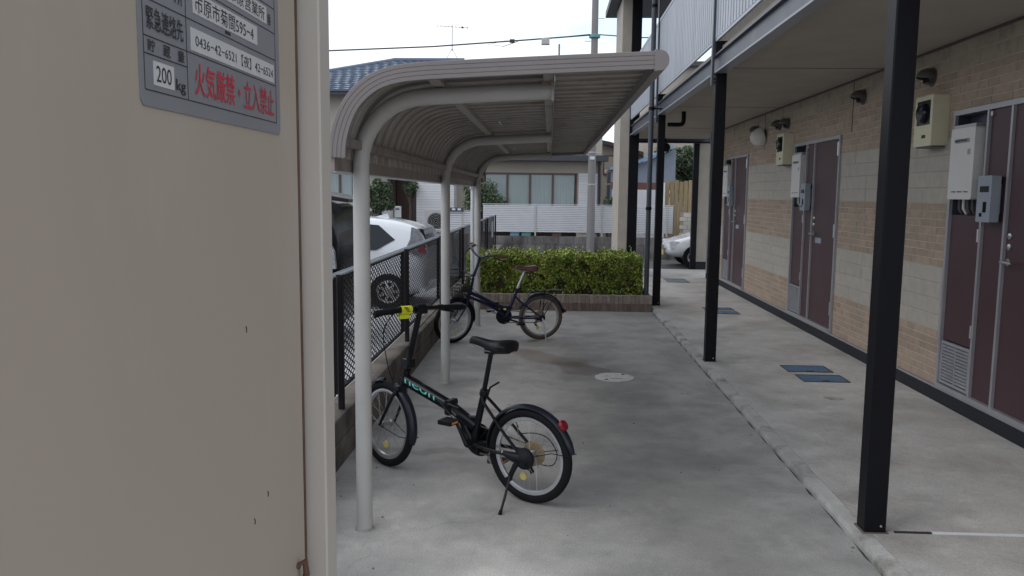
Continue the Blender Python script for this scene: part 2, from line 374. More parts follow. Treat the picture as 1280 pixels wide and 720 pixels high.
def weather(m, speck=0.25, crack=0.35):
    t = m.node_tree; n = t.nodes; L = t.links; b = n['Principled BSDF']; cur = b.inputs['Base Color'].links[0].from_socket
    g = n.new('ShaderNodeNewGeometry')
    def mul(fac, col):
        nonlocal cur
        x = n.new('ShaderNodeMix'); x.data_type = 'RGBA'; x.blend_type = 'MULTIPLY'; x.inputs[7].default_value = (*col, 1)
        L.new(fac, x.inputs[0]); L.new(cur, x.inputs[6]); cur = x.outputs[2]
    for sc_, lo, hi, col in ((38, .66, .74, (1.35, 1.35, 1.33)), (55, .67, .74, (.6, .59, .57)), (9, .52, .70, (.90, .89, .88)), (5, .55, .66, (1.12, 1.12, 1.11))):
        q = n.new('ShaderNodeTexNoise'); q.inputs['Scale'].default_value = sc_; q.inputs['Detail'].default_value = 5; q.inputs['Roughness'].default_value = .65
        L.new(g.outputs['Position'], q.inputs['Vector'])
        r_ = n.new('ShaderNodeMapRange'); r_.inputs[1].default_value = lo; r_.inputs[2].default_value = hi; L.new(q.outputs['Fac'], r_.inputs[0]); mul(r_.outputs[0], col)
    dn = n.new('ShaderNodeTexNoise'); dn.inputs['Scale'].default_value = 3; dn.inputs['Detail'].default_value = 6; L.new(g.outputs['Position'], dn.inputs['Vector'])
    sc2 = n.new('ShaderNodeVectorMath'); sc2.operation = 'SCALE'; sc2.inputs['Scale'].default_value = .35; L.new(dn.outputs['Color'], sc2.inputs[0])
    ad = n.new('ShaderNodeVectorMath'); L.new(g.outputs['Position'], ad.inputs[0]); L.new(sc2.outputs[0], ad.inputs[1])
    vo = n.new('ShaderNodeTexVoronoi'); vo.feature = 'DISTANCE_TO_EDGE'; vo.inputs['Scale'].default_value = .42; L.new(ad.outputs[0], vo.inputs['Vector'])
    r_ = n.new('ShaderNodeMapRange'); r_.inputs[1].default_value = 0.0; r_.inputs[2].default_value = .0035; r_.inputs[3].default_value = crack; r_.inputs[4].default_value = 0
    L.new(vo.outputs['Distance'], r_.inputs[0]); mul(r_.outputs[0], (.45, .43, .4))
    L.new(cur, b.inputs['Base Color'])
weather(m_conc, crack=.2); weather(m_walk, crack=.15)
MB().box(-1.2, 1.441, -3, 11.3, -0.4, 0.0).build('yard', m_conc)['kind'] = 'structure'
MB().box(-1.2, 1.441, 11.3, 16.99, -0.4, -0.02).build('yard', m_conc)['kind'] = 'structure'
wk = empty('walkway', (0, 0, 0)); wk['kind'] = 'structure'
ys = [-3, 0.6, 3.73, 7.6, 10.72, 12.05, 15.2, 17.4]
for a, b in zip(ys[:-1], ys[1:]):
    MB().bevbox(1.52, 4.2, a + .004, b - .004, -0.4, 0.05, .005, 'x').build('slab', m_walk, wk)
MB().box(1.53, 4.15, -2.9, 17.3, -0.45, 0.043).build('joint_bed', m_kerb, wk)
kb = MB(); random.seed(3)
def kerbprof(y):
    if int(y * 12.5) % 37 == 0: y += .01
    j = lambda s: random.uniform(-s, s) * .45
    return [(1.440 + j(.004), y, -0.1), (1.443 + j(.005), y, 0.024 + j(.004)), (1.452 + j(.006), y, 0.047 + j(.002)), (1.517, y, 0.0515), (1.517, y, -0.1)]
yy = [-3 + .08 * i for i in range(254)]
vs = []; fs = []
for y in yy: vs += kerbprof(y)
for i in range(len(yy) - 1):
    for j in range(4): fs.append((i * 5 + j, i * 5 + j + 1, i * 5 + 5 + j + 1, i * 5 + 5 + j))
kb.add(vs, fs); o = kb.build('kerb', m_kerb); o['kind'] = 'structure'

dl = MB(); random.seed(12)
y = -2.9
while y < 11.2:
    l_ = random.uniform(.05, .4); w0 = random.uniform(.003, .012)
    dl.add([(1.4405, y, .003), (1.4405 - w0, y + l_ * .3, .003), (1.4405 - w0 * random.uniform(.3, 1), y + l_ * .7, .003), (1.4405, y + l_, .003), (1.4405, y + l_ / 2, .007)], [(0, 1, 4), (1, 2, 4), (2, 3, 4), (3, 2, 1, 0)])
    y += l_ + random.uniform(-.02, .12)
tag(dl.build('kerb_dirt', m_soil), 'thin dark line of grit lying along the foot of the kerb', 'dirt', kind='stuff')
# small covers and strips set in the ground
mh = MB().lathe([(0.172, 0), (0.172, 0.006), (0.165, 0.009), (0.158, 0.006), (0.12, 0.006), (0.116, 0.009), (0.09, 0.009), (0.086, 0.006), (0.05, 0.006), (0.046, 0.009), (0, 0.009)], Matrix.Translation((0, 0, -0.001)), 40)
r = empty('manhole_cover', (0.596, 7.098, 0), label='round white manhole cover in the yard floor between bicycle and black column', cat='manhole cover')
mh.build('lid', m_iron, r)
for a in (0.9, 4.1):
    MB().box(-.014, .014, -.006, .006, 0, .011, Matrix.Translation((0.135 * cos(a), 0.135 * sin(a), 0))).build('keyhole', m_ink, r)
t = MB()
for i in range(5): t.box(-.035 + i * .02, -.024 + i * .02, -.085, -.07, 0.008, .0105)
t.build('lettering', m_ink, r)
r = MB().lathe([(0.075, 0), (0.075, 0.004), (0.06, 0.006), (0, 0.006)], Matrix.Translation((2.23, 6.32, 0.05)), 24).build('drain_cap', m_kerb)
tag(r, 'small pale round drain cap in the walkway in front of the nearest blue hatches', 'drain cap')
tag(MB().box(1.63, 1.80, 3.722, 3.735, 0.049, 0.056).build('joint_sealant', m_ink), 'short black strip in the slab joint beside the nearest column', 'strip')
tag(MB().box(1.80, 4.1, 3.722, 3.738, 0.049, 0.056).build('joint_strip', m_white), 'long thin white strip laid across the walkway at its near end', 'strip')

# ---------------------------------------------------------------- hatches
def hatch(x0, x1, y0, y1, label):
    r = empty('hatch_cover', ((x0 + x1) / 2, (y0 + y1) / 2, .05), label=label, cat='hatch cover', group='blue meter hatches in the walkway')
    hx, hy = (x1 - x0) / 2, (y1 - y0) / 2
    fr = MB().box(-hx, hx, -hy, -hy + .012, -.01, .006).box(-hx, hx, hy - .012, hy, -.01, .006).box(-hx, -hx + .012, -hy + .012, hy - .012, -.01, .006).box(hx - .012, hx, -hy + .012, hy - .012, -.01, .006)
    fr.build('frame', m_beam, r)
    MB().bevbox(-hx + .014, hx - .014, -hy + .014, hy - .014, -.01, .004, .003, 'x').build('lid', m_hatch, r)
    MB().box(-.03, .03, -hy + .02, -hy + .035, .003, .008).build('grip', m_ink, r)
hatch(2.15, 2.55, 7.25, 7.52, 'blue metal hatch between the first and second black columns, farther one of that pair')
hatch(2.17, 2.56, 6.86, 7.13, 'blue metal hatch in walkway, nearest one to the camera')
hatch(2.15, 2.55, 11.16, 11.42, 'blue metal hatch right behind the second black column, farther of its pair')
hatch(2.15, 2.55, 10.80, 11.06, 'blue metal hatch right behind the second black column, nearer of its pair')
hatch(2.15, 2.55, 15.1, 15.36, 'blue metal hatch at the far end of the walkway, farthest of all')
hatch(2.15, 2.55, 14.72, 14.98, 'blue metal hatch at the far end of the walkway, nearer of the far pair')

# ---------------------------------------------------------------- APARTMENT BUILDING
bld = empty('apartment_building', (3.0, 9, 0.05), label='two storey apartment block with banded brick wall, maroon doors and grey balcony railing', cat='apartment building')
BO = Vector((-3.0, -9, -0.05))
TB = Matrix.Translation(BO)
def bp(mb, name, m, parent=None, smooth=False):
    return mb.build(name, m, bld if parent is None else parent, smooth, TB)
WX = 3.0
doors_y = [(6.29, 4.70), (10.25, 8.66), (14.20, 12.61)]
DZ0, DZ1 = 0.17, 2.24
wallsegs = [(2.0, 4.70), (6.29, 8.66), (10.25, 12.61), (14.20, 15.6)]
wm = MB()
wm.box(WX + .004, WX + .2, 1.0, 15.595, 2.243, 2.758)
for a, b in wallsegs: wm.box(WX + .004, WX + .2, a, b, 0.17, 2.2429)
wm.box(WX + .2, WX + .25, 1.0, 15.595, 0.05, 2.758)
wall = bp(wm, 'wall', m_mort)
def wp(mb, name, m): return mb.build(name, m, wall, False, TB)
bp(MB().box(WX - .012, WX + .2, 1.0, 15.6, 0.045, 0.168), 'base_course', m_basec)
bp(MB().box(WX - .02, WX + .012, 1.0, 15.6, 0.155, 0.169), 'drip_flashing', m_alu)
# courses of the siding: single bricks near the camera, joined ones beyond
random.seed(11)
def brickmesh(L, H, m, nm):
    d = 0.004
    b = 0.003
    vs = [(0, 0, 0), (0, L, 0), (0, L, H), (0, 0, H), (-d, b, b), (-d, L - b, b), (-d, L - b, H - b), (-d, b, H - b)]
    fs = [(4, 7, 6, 5), (0, 4, 5, 1), (1, 5, 6, 2), (2, 6, 7, 3), (3, 7, 4, 0)]
    me = bpy.data.meshes.new(nm); me.from_pydata(vs, [], fs); me.materials.append(m); return me, vs, fs
cache = {}
nbrick = [0]
def course(y0, y1, z, H, Ls, m, nm, joined, indiv, g=0.0045):
    y = y0 + random.choice((0, -.07, -.13))
    while y < y1 - .01:
        L = random.choice(Ls); a = max(y, y0) + g / 2; b = min(y + L, y1) - g / 2; y += L
        if b - a < .02: continue
        l = round(b - a, 3); 
        jit = random.uniform(-.001, .0003)
        if indiv and nbrick[0] < 298 or (indiv and nm == 'block'):
            key = (nm, l, H, m.name)
            if key not in cache: cache[key] = brickmesh(l, H - g, m, nm)[0]
            o = ob(nm, cache[key], wall, Vector((WX + .004 + jit, a, z + g / 2)) + BO)
            if nm == 'brick': nbrick[0] += 1
        else:
            _, vs, fs = None, [(0, 0, 0), (0, l, 0), (0, l, H - g), (0, 0, H - g), (-.004, .003, .003), (-.004, l - .003, .003), (-.004, l - .003, H - g - .003), (-.004, .003, H - g - .003)], [(4, 7, 6, 5), (0, 4, 5, 1), (1, 5, 6, 2), (2, 6, 7, 3), (3, 7, 4, 0)]
            joined.add([(p[0] + WX + .004 + jit, p[1] + a, p[2] + z + g / 2) for p in vs], fs)
jb, jm = MB(), MB()
bands = [(0.17, 0.585, 7, 'b'), (0.585, 1.075, 4, 'k'), (1.075, 1.56, 8, 'b'), (1.56, 2.05, 4, 'k'), (2.05, 2.245, 3, 'b')]
for si, (a, b) in enumerate([(6.29, 8.66), (10.25, 12.61), (14.20, 15.6), (2.0, 4.70)]):
    for z0, z1, n_, k in bands:
        H = (z1 - z0) / n_
        for i in range(n_):
            if k == 'b': course(a, b, z0 + i * H, H, (.13, .2, .26, .33), m_brick, 'brick', jb, si == 0)
            else: course(a, b, z0 + i * H, H, (.6, .9, .75), m_block, 'block', jb, si < 3)
for i in range(5): course(2.0, 15.6, 2.245 + i * .059, .059, (.13, .2, .26, .33), m_brick, 'brick', jb, False)
for i in range(2): course(2.0, 15.6, 2.54 + i * .108, .108, (.3, .45, .38), m_mossy, 'block', jm, False)
for a, b in [(6.29, 8.66), (10.25, 12.61), (14.20, 15.6), (2.0, 4.70)]:
    for z0, z1, n_, k in bands:
        if k == 'k': wp(MB().box(WX + .0032, WX + .0039, a, b, z0, z1), 'block_backing', m_bback)
tag(wp(jb, 'brick_courses', m_brick), kind='stuff'); tag(wp(jm, 'top_courses', m_mossy), kind='stuff')
for a in (8.4, 11.75): wp(MB().box(WX - .004, WX + .001, a, a + .008, 2.25, 2.757), 'panel_joint', m_basec)
wp(MB().box(WX - .006, WX + .006, 15.6, 15.66, 0.05, 2.757), 'corner_trim', m_alu)

# doors ------------------------------------------------------------
def door_unit(y0, y1, extra):
    # y0 far edge, y1 near edge
    D = empty('door', Vector((WX, y0, 0)) + BO); D.parent = bld
    O = Matrix.Translation((-WX, -y0, 0))
    def q(mb, name, m, smooth=False): return mb.build(name, m, D, smooth, O)
    l1, l2 = y0 - .485, y0 - .78
    fx0, fx1 = WX - .022, WX + .1
    fr = MB()
    fr.box(fx0, fx1, y0 - .032, y0, DZ0, DZ1); fr.box(fx0, fx1, y1, y1 + .032, DZ0, DZ1)
    fr.box(fx0, fx1, y1 + .032, y0 - .032, DZ1 - .035, DZ1); fr.box(fx0 - .008, fx1, y1 + .032, y0 - .032, DZ0, DZ0 + .035)
    fr.box(fx0 + .002, fx1, l1 - .012, l1 + .012, DZ0 + .035, DZ1 - .035)
    fr.box(fx0 + .002, fx1, l2 - .012, l2 + .012, DZ0 + .035, DZ1 - .035)
    q(fr, 'frame', m_alu)
    q(MB().box(WX, WX + .04, y1 + .034, l2 - .014, DZ0 + .037, DZ1 - .037), 'door_leaf', m_door)
    q(MB().box(WX + .002, WX + .04, l2 + .013, l1 - .013, DZ0 + .036, DZ1 - .036), 'fixed_panel', m_door)
    # cupboard door for pipes, with the heater recess above
    q(MB().box(WX + .002, WX + .04, l1 + .013, y0 - .034, 0.545, 1.475), 'cupboard_leaf', m_door)
    rc = MB().box(WX + .09, WX + .1, l1 + .013, y0 - .033, 1.475, DZ1 - .036)
    rc.box(WX + .0, WX + .09, l1 + .013, l1 + .017, 1.48, DZ1 - .036); rc.box(WX, WX + .09, y0 - .037, y0 - .033, 1.48, DZ1 - .036)
    rc.box(WX + .0, WX + .09, l1 + .017, y0 - .037, 1.475, 1.48)
    q(rc, 'heater_recess', m_beam)
    # grille
    g = MB(); a, b = l1 + .018, y0 - .038; z0, z1 = DZ0 + .045, .535
    g.box(WX - .012, WX + .01, a, a + .02, z0, z1); g.box(WX - .012, WX + .01, b - .02, b, z0, z1)
    g.box(WX - .012, WX + .01, a + .02, b - .02, z0, z0 + .02); g.box(WX - .012, WX + .01, a + .02, b - .02, z1 - .02, z1)
    g.box(WX - .010, WX + .01, (a + b) / 2 - .006, (a + b) / 2 + .006, z0 + .02, z1 - .02)
    q(g, 'grille_frame', m_alu)
    q(MB().box(WX + .03, WX + .04, a, b, z0, z1), 'grille_back', m_dark)
    ns = 11
    for i in range(ns):
        z = z0 + .028 + i * (z1 - z0 - .05) / ns
        MBs = MB(); 
        for (u, v) in ((a + .02, (a + b) / 2 - .006), ((a + b) / 2 + .006, b - .02)):
            MBs.add([(WX - .008, u, z), (WX - .008, v, z), (WX + .012, v, z + .016), (WX + .012, u, z + .016), (WX - .008, u, z + .004), (WX - .008, v, z + .004), (WX + .012, v, z + .02), (WX + .012, u, z + .02)],
                    [(0, 3, 2, 1), (4, 5, 6, 7), (0, 1, 5, 4), (1, 2, 6, 5), (2, 3, 7, 6), (3, 0, 4, 7)])
        q(MBs, 'grille_slat', m_alu)
    # hinges
    for z in (.36, 1.18, 2.03): q(MB().cyl((WX - .022, y1 + .042, z), (WX - .022, y1 + .042, z + .14), .009, 10), 'hinge', m_hand, True)
    for z in (.62, 1.3): q(MB().cyl((WX - .018, l1 + .024, z), (WX - .018, l1 + .024, z + .09), .008, 10), 'hinge', m_hand, True)
    # lever and locks on the leaf by the fixed panel
    hy = l2 - .055
    h = MB().cyl((WX, hy, 1.19), (WX - .045, hy, 1.19), .011, 12)
    h.tube([(WX - .045, hy + .01, 1.19), (WX - .052, hy - .05, 1.192), (WX - .05, hy - .12, 1.188)], [.011, .010, .008], 10)
    h.lathe([(0, 0.001), (.026, .001), (.026, .006), (0, .006)], Matrix.Translation((WX, hy, 1.19)) @ Matrix.Rotation(-pi / 2, 4, 'Y'), 16)
    q(h, 'handle', m_hand, True)
    for z in (1.29, 1.36):
        q(MB().lathe([(.022, 0), (.022, .008), (.014, .014), (0, .014)], Matrix.Translation((WX, hy, z)) @ Matrix.Rotation(-pi / 2, 4, 'Y'), 16), 'lock', m_hand, True)
    q(MB().box(WX - .003, WX, l2 - .32, l2 - .12, 1.09, 1.15) if extra != 'near' else MB().box(WX - .003, WX, l2 - .52, l2 - .32, 1.09, 1.15), 'name_plate', m_mbox)
    if extra == 'mid':
        q(MB().box(WX - .003, WX + .001, l2 + .03, l2 + .075, 2.10, 2.15), 'sticker', m_inkr)
    q(MB().box(WX - .016, WX + .0, l1 - .05, l1 - .022, 2.16, 2.19), 'catch', m_hand)
    return D
for (a, b), e in zip(doors_y, ('near', 'mid', 'far')): door_unit(a, b, e)

# things hung on the wall -----------------------------------------
def heater(y0, label):
    r = empty('water_heater', (WX, y0, 1.5), label=label, cat='water heater', group='wall mounted gas water heaters')
    a, b = -.075, -.415    # far and near side, relative to unit far edge
    MB().bevbox(-.062, .07, b, a, .095, .60, .012, 'x').build('casing', m_heat, r)
    MB().box(-.05, .06, b + .02, a - .02, .60, .625).build('top_bracket', m_alu, r)
    o = MB().tube([(-.0645, b + .08, .51), (-.0645, b + .08 + .17, .51)], .011, 12, True).build('exhaust_slot', m_dark, r)
    MB().tube([(-.0605, b + .07, .51), (-.0605, b + .26, .51)], .015, 12, True).build('slot_rim', m_steel, r)
    for i in range(3): MB().box(-.0640, -.060, b + .05 + i * .085, b + .11 + i * .085, .145, .152).build('slit', m_dark, r)
    MB().box(-.0635, -.060, b + .05, b + .09, .41, .45).build('label_print', m_mbox, r)
    for i, y in enumerate((-.14, -.2, -.26, -.33)):
        MB().tube([(0, y, .10), (0, y, .03), (.03, y + .01, -.01)], .011, 8).build('pipe', m_heat if i == 1 else m_hood, r, True)
    return r
heater(6.29, 'white gas water heater in the nearest door frame, at the right edge')
heater(10.25, 'white gas water heater in the middle maroon door frame')
heater(14.20, 'white gas water heater in the farthest maroon door frame')
def remote(y0, label):
    r = empty('meter_box', (WX, y0 - .63, 1.6), label=label, cat='meter box', group='grey meter boxes beside the doors')
    MB().bevbox(-.085, -.024, -.09, .085, -.155, .155, .006, 'x').build('casing', m_mbox, r)
    MB().box(-.0875, -.084, -.06, .05, .045, .085).build('display', m_dglass, r)
    MB().box(-.0875, -.084, -.04, .0, -.09, -.02).build('button_panel', m_dark, r)
    MB().box(-.0875, -.084, .01, .04, -.12, -.095).build('button_panel', m_dark, r)
    MB().box(-.024, .002, -.05, .05, -.10, .10).build('mount', m_alu, r)
remote(6.29, 'grey meter box right of the nearest water heater')
remote(10.25, 'grey meter box on the middle maroon door unit')
remote(14.20, 'grey meter box on the farthest maroon door unit')
def elec(y0, y1, label):
    r = empty('electric_meter_box', (WX, y0, 2.0), label=label, cat='electric meter', group='cream electric meter boxes')
    d = y1 - y0
    MB().bevbox(-.125, .0, 0, d, 0, .38, .006, 'x').build('casing', m_cream, r)
    MB().box(-.128, -.124, .04, d - .04, .16, .345).build('window', m_dglass, r)
    MB().lathe([(0, 0), (.075, 0), (.075, .02), (.06, .035), (0, .038)], Matrix.Translation((-.126, d / 2, .25)) @ Matrix.Rotation(-pi / 2, 4, 'Y'), 20).build('meter_dial', m_dglass, r, True)
    MB().box(-.127, -.124, .1, .16, .06, .085).build('label_print', m_ink, r)
    MB().box(-.11, -.01, .02, d - .02, -.012, .0).build('lower_lip', m_hood, r)
elec(6.40, 6.70, 'cream electric meter box with dark window between first column and nearest door')
elec(10.36, 10.66, 'cream electric meter box beside the middle door and the white lamp')
elec(14.3, 14.58, 'cream electric meter box by the farthest door')
def hood(y, z, label):
    r = empty('vent_hood', (WX, y, z), label=label, cat='vent hood', group='dark round vent hoods under the ceiling')
    M = Matrix.Rotation(-pi / 2, 4, 'Y')
    MB().lathe([(.075, 0), (.075, .008), (.06, .012), (.06, .05)], M, 24).build('flange', m_hood, r, True)
    b = MB(); n = 14; k = 8; vs = []; fs = []
    for i in range(k + 1):
        t = i / k * pi / 2
        for j in range(n + 1):
            a = -0.25 + (pi + .5) * j / n
            R_ = .068 * (cos(t) if i else 1)
            vs.append((-.03 - .095 * sin(t), R_ * cos(a), R_ * sin(a)))
    for i in range(k):
        for j in range(n): fs.append((i * (n + 1) + j, i * (n + 1) + j + 1, (i + 1) * (n + 1) + j + 1, (i + 1) * (n + 1) + j))
    b.add(vs, fs); b.build('cowl', m_hood, r, True)
    MB().box(-.052, -.048, -.05, .05, -.045, .04).build('louvre', m_dark, r)
hood(6.72, 2.55, 'dark vent hood just right of the first black column, above the cream meter box')
hood(8.14, 2.56, 'dark vent hood left of the first black column, alone near the ceiling')
hood(10.62, 2.52, 'dark vent hood directly above the middle cream meter box, nearer one')
hood(10.98, 2.53, 'dark vent hood next to the white lamp, second of three')
hood(12.15, 2.55, 'dark vent hood partly behind the white lamp, farthest of the three')
r = empty('wall_lamp', (WX, 11.75, 2.44), label='white dome shaped wall lamp between vent hoods on the brick wall', cat='wall lamp')
MB().lathe([(0, 0), (.07, 0), (.07, .03), (0, .03)], Matrix.Rotation(-pi / 2, 4, 'Y'), 20).build('mount', m_hood, r, True)
MB().lathe([(.125, .0), (.13, .02), (.122, .07), (.095, .13), (.05, .165), (0, .175)], Matrix.Translation((-.03, 0, 0)) @ Matrix.Rotation(-pi / 2 - .25, 4, 'Y'), 28).build('globe', m_heat, r, True)

# slab, soffit, beam, upper floor ------------------------------------
bp(MB().box(1.56, WX + .2, 1.0, 17.2, 2.76, 2.80), 'soffit', m_soff)
for y in (4.6, 7.68, 11.0, 14.4): bp(MB().box(1.56, WX, y, y + .006, 2.757, 2.7605), 'soffit_joint', m_beam)
bp(MB().box(WX - .012, WX + .005, 1.0, 15.6, 2.74, 2.757), 'wall_cornice', m_hood)
bm_ = MB().box(1.505, 1.56, 1.0, 17.2, 2.72, 2.86)
bp(bm_, 'beam', m_beam)
bp(MB().box(1.475, 1.57, 1.0, 17.2, 2.705, 2.7195), 'beam_flange', m_lip)
bp(MB().box(1.475, 1.57, 1.0, 17.2, 2.8605, 2.872), 'beam_flange', m_beam)
bp(MB().box(1.535, WX + .2, 1.0, 17.2, 2.873, 2.945), 'floor_slab', m_upper)
bp(MB().box(1.56, WX + .3, 17.2, 17.3, 2.68, 2.90), 'end_beam', m_beam)
for y in (3.715, 7.63, 11.55):
    bp(MB().bevbox(1.487, 1.587, y, y + .1, .05, 2.704, .006, 'z'), 'column', m_col)
    bp(MB().bevbox(1.452, 1.4745, y + .02, y + .075, 2.60, 5.2, .003, 'z'), 'upper_post', m_beam)
    bp(MB().box(1.48, 1.60, y - .0, y + .1, 2.8725, 2.99), 'post_bracket', m_col)
    for dz in (2.63, 2.66): bp(MB().cyl((1.486, y + .05, dz), (1.476, y + .05, dz), .008, 8), 'bolt', m_col)
for y in (3.715, 7.63, 11.55):
    bp(MB().lathe([(.006, 0), (.006, .006), (.003, .008), (0, .008)], Matrix.Translation((1.56, y - .0005, .085)) @ Matrix.Rotation(pi / 2, 4, 'X'), 8), 'bolt', m_hand)
    bp(MB().bevbox(1.478, 1.596, y - .009, y + .109, .046, .0535, .003, 'z'), 'foot_seal', m_fwall)
bp(MB().bevbox(1.46, 1.64, 15.42, 15.62, -.1, 5.2, .006, 'z'), 'column', m_col)
MBw = MB().box(1.29, 1.4595, 15.45, 16.9, -.1, 5.2); fin = bp(MBw, 'stair_wall', m_upper)
# railing
rail = MB()
rail.box(1.468, 1.505, 1.0, 17.2, 3.955, 3.99); rail.box(1.476, 1.498, 1.0, 17.2, 2.985, 3.01)
railing = bp(rail, 'railing', m_bal)
bal = MB().bevbox(-.014, .010, -.036, .036, 0, .945, .003, 'z').mesh('baluster', m_bal)
y = 3.1; 
while y < 17.1:
    if not any(abs(y - c - .05) < .035 for c in (3.715, 7.63, 11.55)):
        o = ob('baluster', bal, railing, Vector((1.487, y, 3.0105)) + BO); o.rotation_euler = (0, 0, radians(0))
    y += .105
bp(MB().box(WX, WX + .2, 1.0, 15.6, 2.946, 5.3), 'upper_wall', m_upper)
for i in range(9): bp(MB().box(WX - .003, WX + .002, 1.0, 15.6, 3.2 + i * .24, 3.206 + i * .24), 'siding_joint', m_mossy)
bp(MB().box(1.10, 4.2, 1.0, 17.5, 5.24, 5.36), 'roof', m_gutd)
bp(MB().prism([(1.10, 5.361), (4.6, 5.361), (4.6, 6.3)], 16.5, 'y', 1.0), 'roof_slope', m_gutd)
# wing wall at the far end of the walkway
bp(MB().box(3.22, 3.9, 18.0, 18.1, 0.17, 2.9), 'wing_wall', m_upper)
bp(MB().box(3.10, 3.218, 17.98, 18.1, -.1, 2.9), 'wing_post', m_col)
bp(MB().box(3.222, 3.9, 17.98, 18.1, -.1, 0.168), 'wing_base', m_basec)
bp(MB().box(2.9, 3.4, 17.3, 18.1, 2.80, 2.90), 'wing_soffit', m_soff)
# drainpipe in front of the third column
dp = empty('drainpipe', (1.365, 11.36, 0.2), label='dark round drainpipe beside the third column, rising from the planter', cat='drainpipe')
MB().tube([(0, 0, -.02), (0, 0, 5.0)], .034, 14).build('pipe', m_beam, dp, True)
for z in (1.2, 2.55, 3.9): MB().lathe([(.036, 0), (.041, .004), (.041, .04), (.036, .044)], Matrix.Translation((0, 0, z)), 14).build('collar', m_col, dp, True)
MB().box(0.035, .14, -.01, .01, 2.56, 2.58).build('clip', m_col, dp)
p2 = MB().tube(smooth_path([(1.62, 11.6, 2.58), (1.78, 11.6, 2.58), (1.83, 11.6, 2.60), (1.84, 11.6, 2.66), (1.84, 11.6, 2.757)], 4), .03, 12).build('elbow_pipe', m_col, None, True)
tag(p2, 'black pipe elbow running from the third column up into the ceiling', 'pipe')
fl = empty('floodlight', (2.35, 17.0, 2.76), label='small black floodlight hanging below the far end of the walkway ceiling', cat='floodlight')
MB().cyl((0, 0, 0), (0, 0, -.07), .012, 8).build('stem', m_col, fl)
MB().lathe([(0, 0), (.05, .01), (.06, .05), (.085, .13), (.085, .15)], Matrix.Translation((0, .04, -.13)) @ Matrix.Rotation(radians(115), 4, 'X'), 16).build('lamp_head', m_col, fl, True)
tag(MB().tube([(1.6, 17.1, 2.69), (3.5, 17.1, 2.69)], .014, 8).build('conduit', m_col), 'thin dark conduit across the far end of the walkway ceiling', 'conduit')

# ---------------------------------------------------------------- CABINET with notice
cb = empty('gas_cabinet', (-0.46, 0.7, 0), label='tall beige metal cabinet filling the left side, very close to the camera', cat='cabinet')
CM = Matrix.Translation((0.46, -0.7, 0))
def cp(mb, name, m, smooth=False): return mb.build(name, m, cb, smooth, CM)
cp(MB().box(-.44, -.42, -.35, 1.355, .06, 2.6), 'door_panel', m_cab)
cp(MB().box(-.433, -.4245, 1.3555, 1.3725, .06, 2.6), 'door_gap', m_rust)
cp(MB().cyl((-.4205, 1.3575, .06), (-.4205, 1.3575, 2.6), .0035, 8), 'hinge_rod', m_rust, True)
cp(MB().bevbox(-.46, -.385, 1.373, 1.437, 0, 2.64, .003, 'z'), 'corner_post', m_cab2)
cp(MB().box(-1.1, -.4605, 1.36, 1.43, 0.02, 2.6), 'end_panel', m_cab)
cp(MB().box(-1.1, -.441, -.35, 1.359, 2.6005, 2.64), 'top', m_cab)
cp(MB().box(-.46, -.425, -.35, 1.372, 0, .058), 'plinth', m_cab2)
hd = MB().tube([(-.42, 1.310, .965), (-.407, 1.312, .975), (-.406, 1.316, .95), (-.42, 1.32, .90)], .006, 8)
cp(hd, 'latch', m_rust, True)
random.seed(5)
for (yy_, zz_) in ((1.105, 1.409), (1.175, 1.145), (1.118, 1.125)):
    cp(MB().tube([(-.4195, yy_, zz_ + .004), (-.4195, yy_ + .002, zz_), (-.4195, yy_ + .001, zz_ - .005)], .0008, 5), 'scuff', m_marks)

# sign plate
PX = -0.4185
pl = empty('notice_plate', (PX, 0.835, 1.69), label='grey notice plate with Japanese gas warning in black and red on the beige cabinet', cat='sign')
PM = Matrix.Translation((-PX, -0.835, -1.69))
def pp(mb, name, m): return mb.build(name, m, pl, False, PM)
YL, YR = 0.832, 1.268
pp(MB().bevbox(PX - .0012, PX, YL, YR, 1.687, 2.15, .006, 'x'), 'plate', m_plate)
def line(y0, z0, y1, z1, wd=.0011):
    if abs(y1 - y0) > abs(z1 - z0): return MB().box(PX - .0002, PX + .0005, y0, y1, z0 - wd / 2, z0 + wd / 2)
    return MB().box(PX - .0002, PX + .0004, y0 - wd / 2, y0 + wd / 2, min(z0, z1), max(z0, z1))
for nm, a in (('grid_line', (0.842, 1.797, 1.249, 1.797)), ('grid_line', (0.842, 1.759, 1.249, 1.759)), ('grid_line', (0.842, 1.741, 0.943, 1.741)),
              ('grid_line', (0.842, 1.704, 1.249, 1.704)), ('grid_line', (0.842, 1.836, 1.249, 1.836)), ('grid_line', (0.842, 1.872, 1.249, 1.872)), ('grid_line', (0.842, 2.13, 1.249, 2.13)),
              ('grid_line', (0.943, 1.7046, 0.943, 2.1294)), ('grid_line', (0.8414, 1.7046, 0.8414, 2.1294)), ('grid_line', (1.2496, 1.7046, 1.2496, 2.1294))):
    pp(line(*a), nm, m_ink)
for q_ in ((.861, .908, 1.7105, 1.7355), (.9545, 1.2415, 1.7625, 1.7885), (.963, 1.1735, 1.806, 1.8315), (.955, 1.2145, 1.8435, 1.8675)):
    pp(MB().box(PX, PX + .0005, *q_), 'sticker', m_stick)
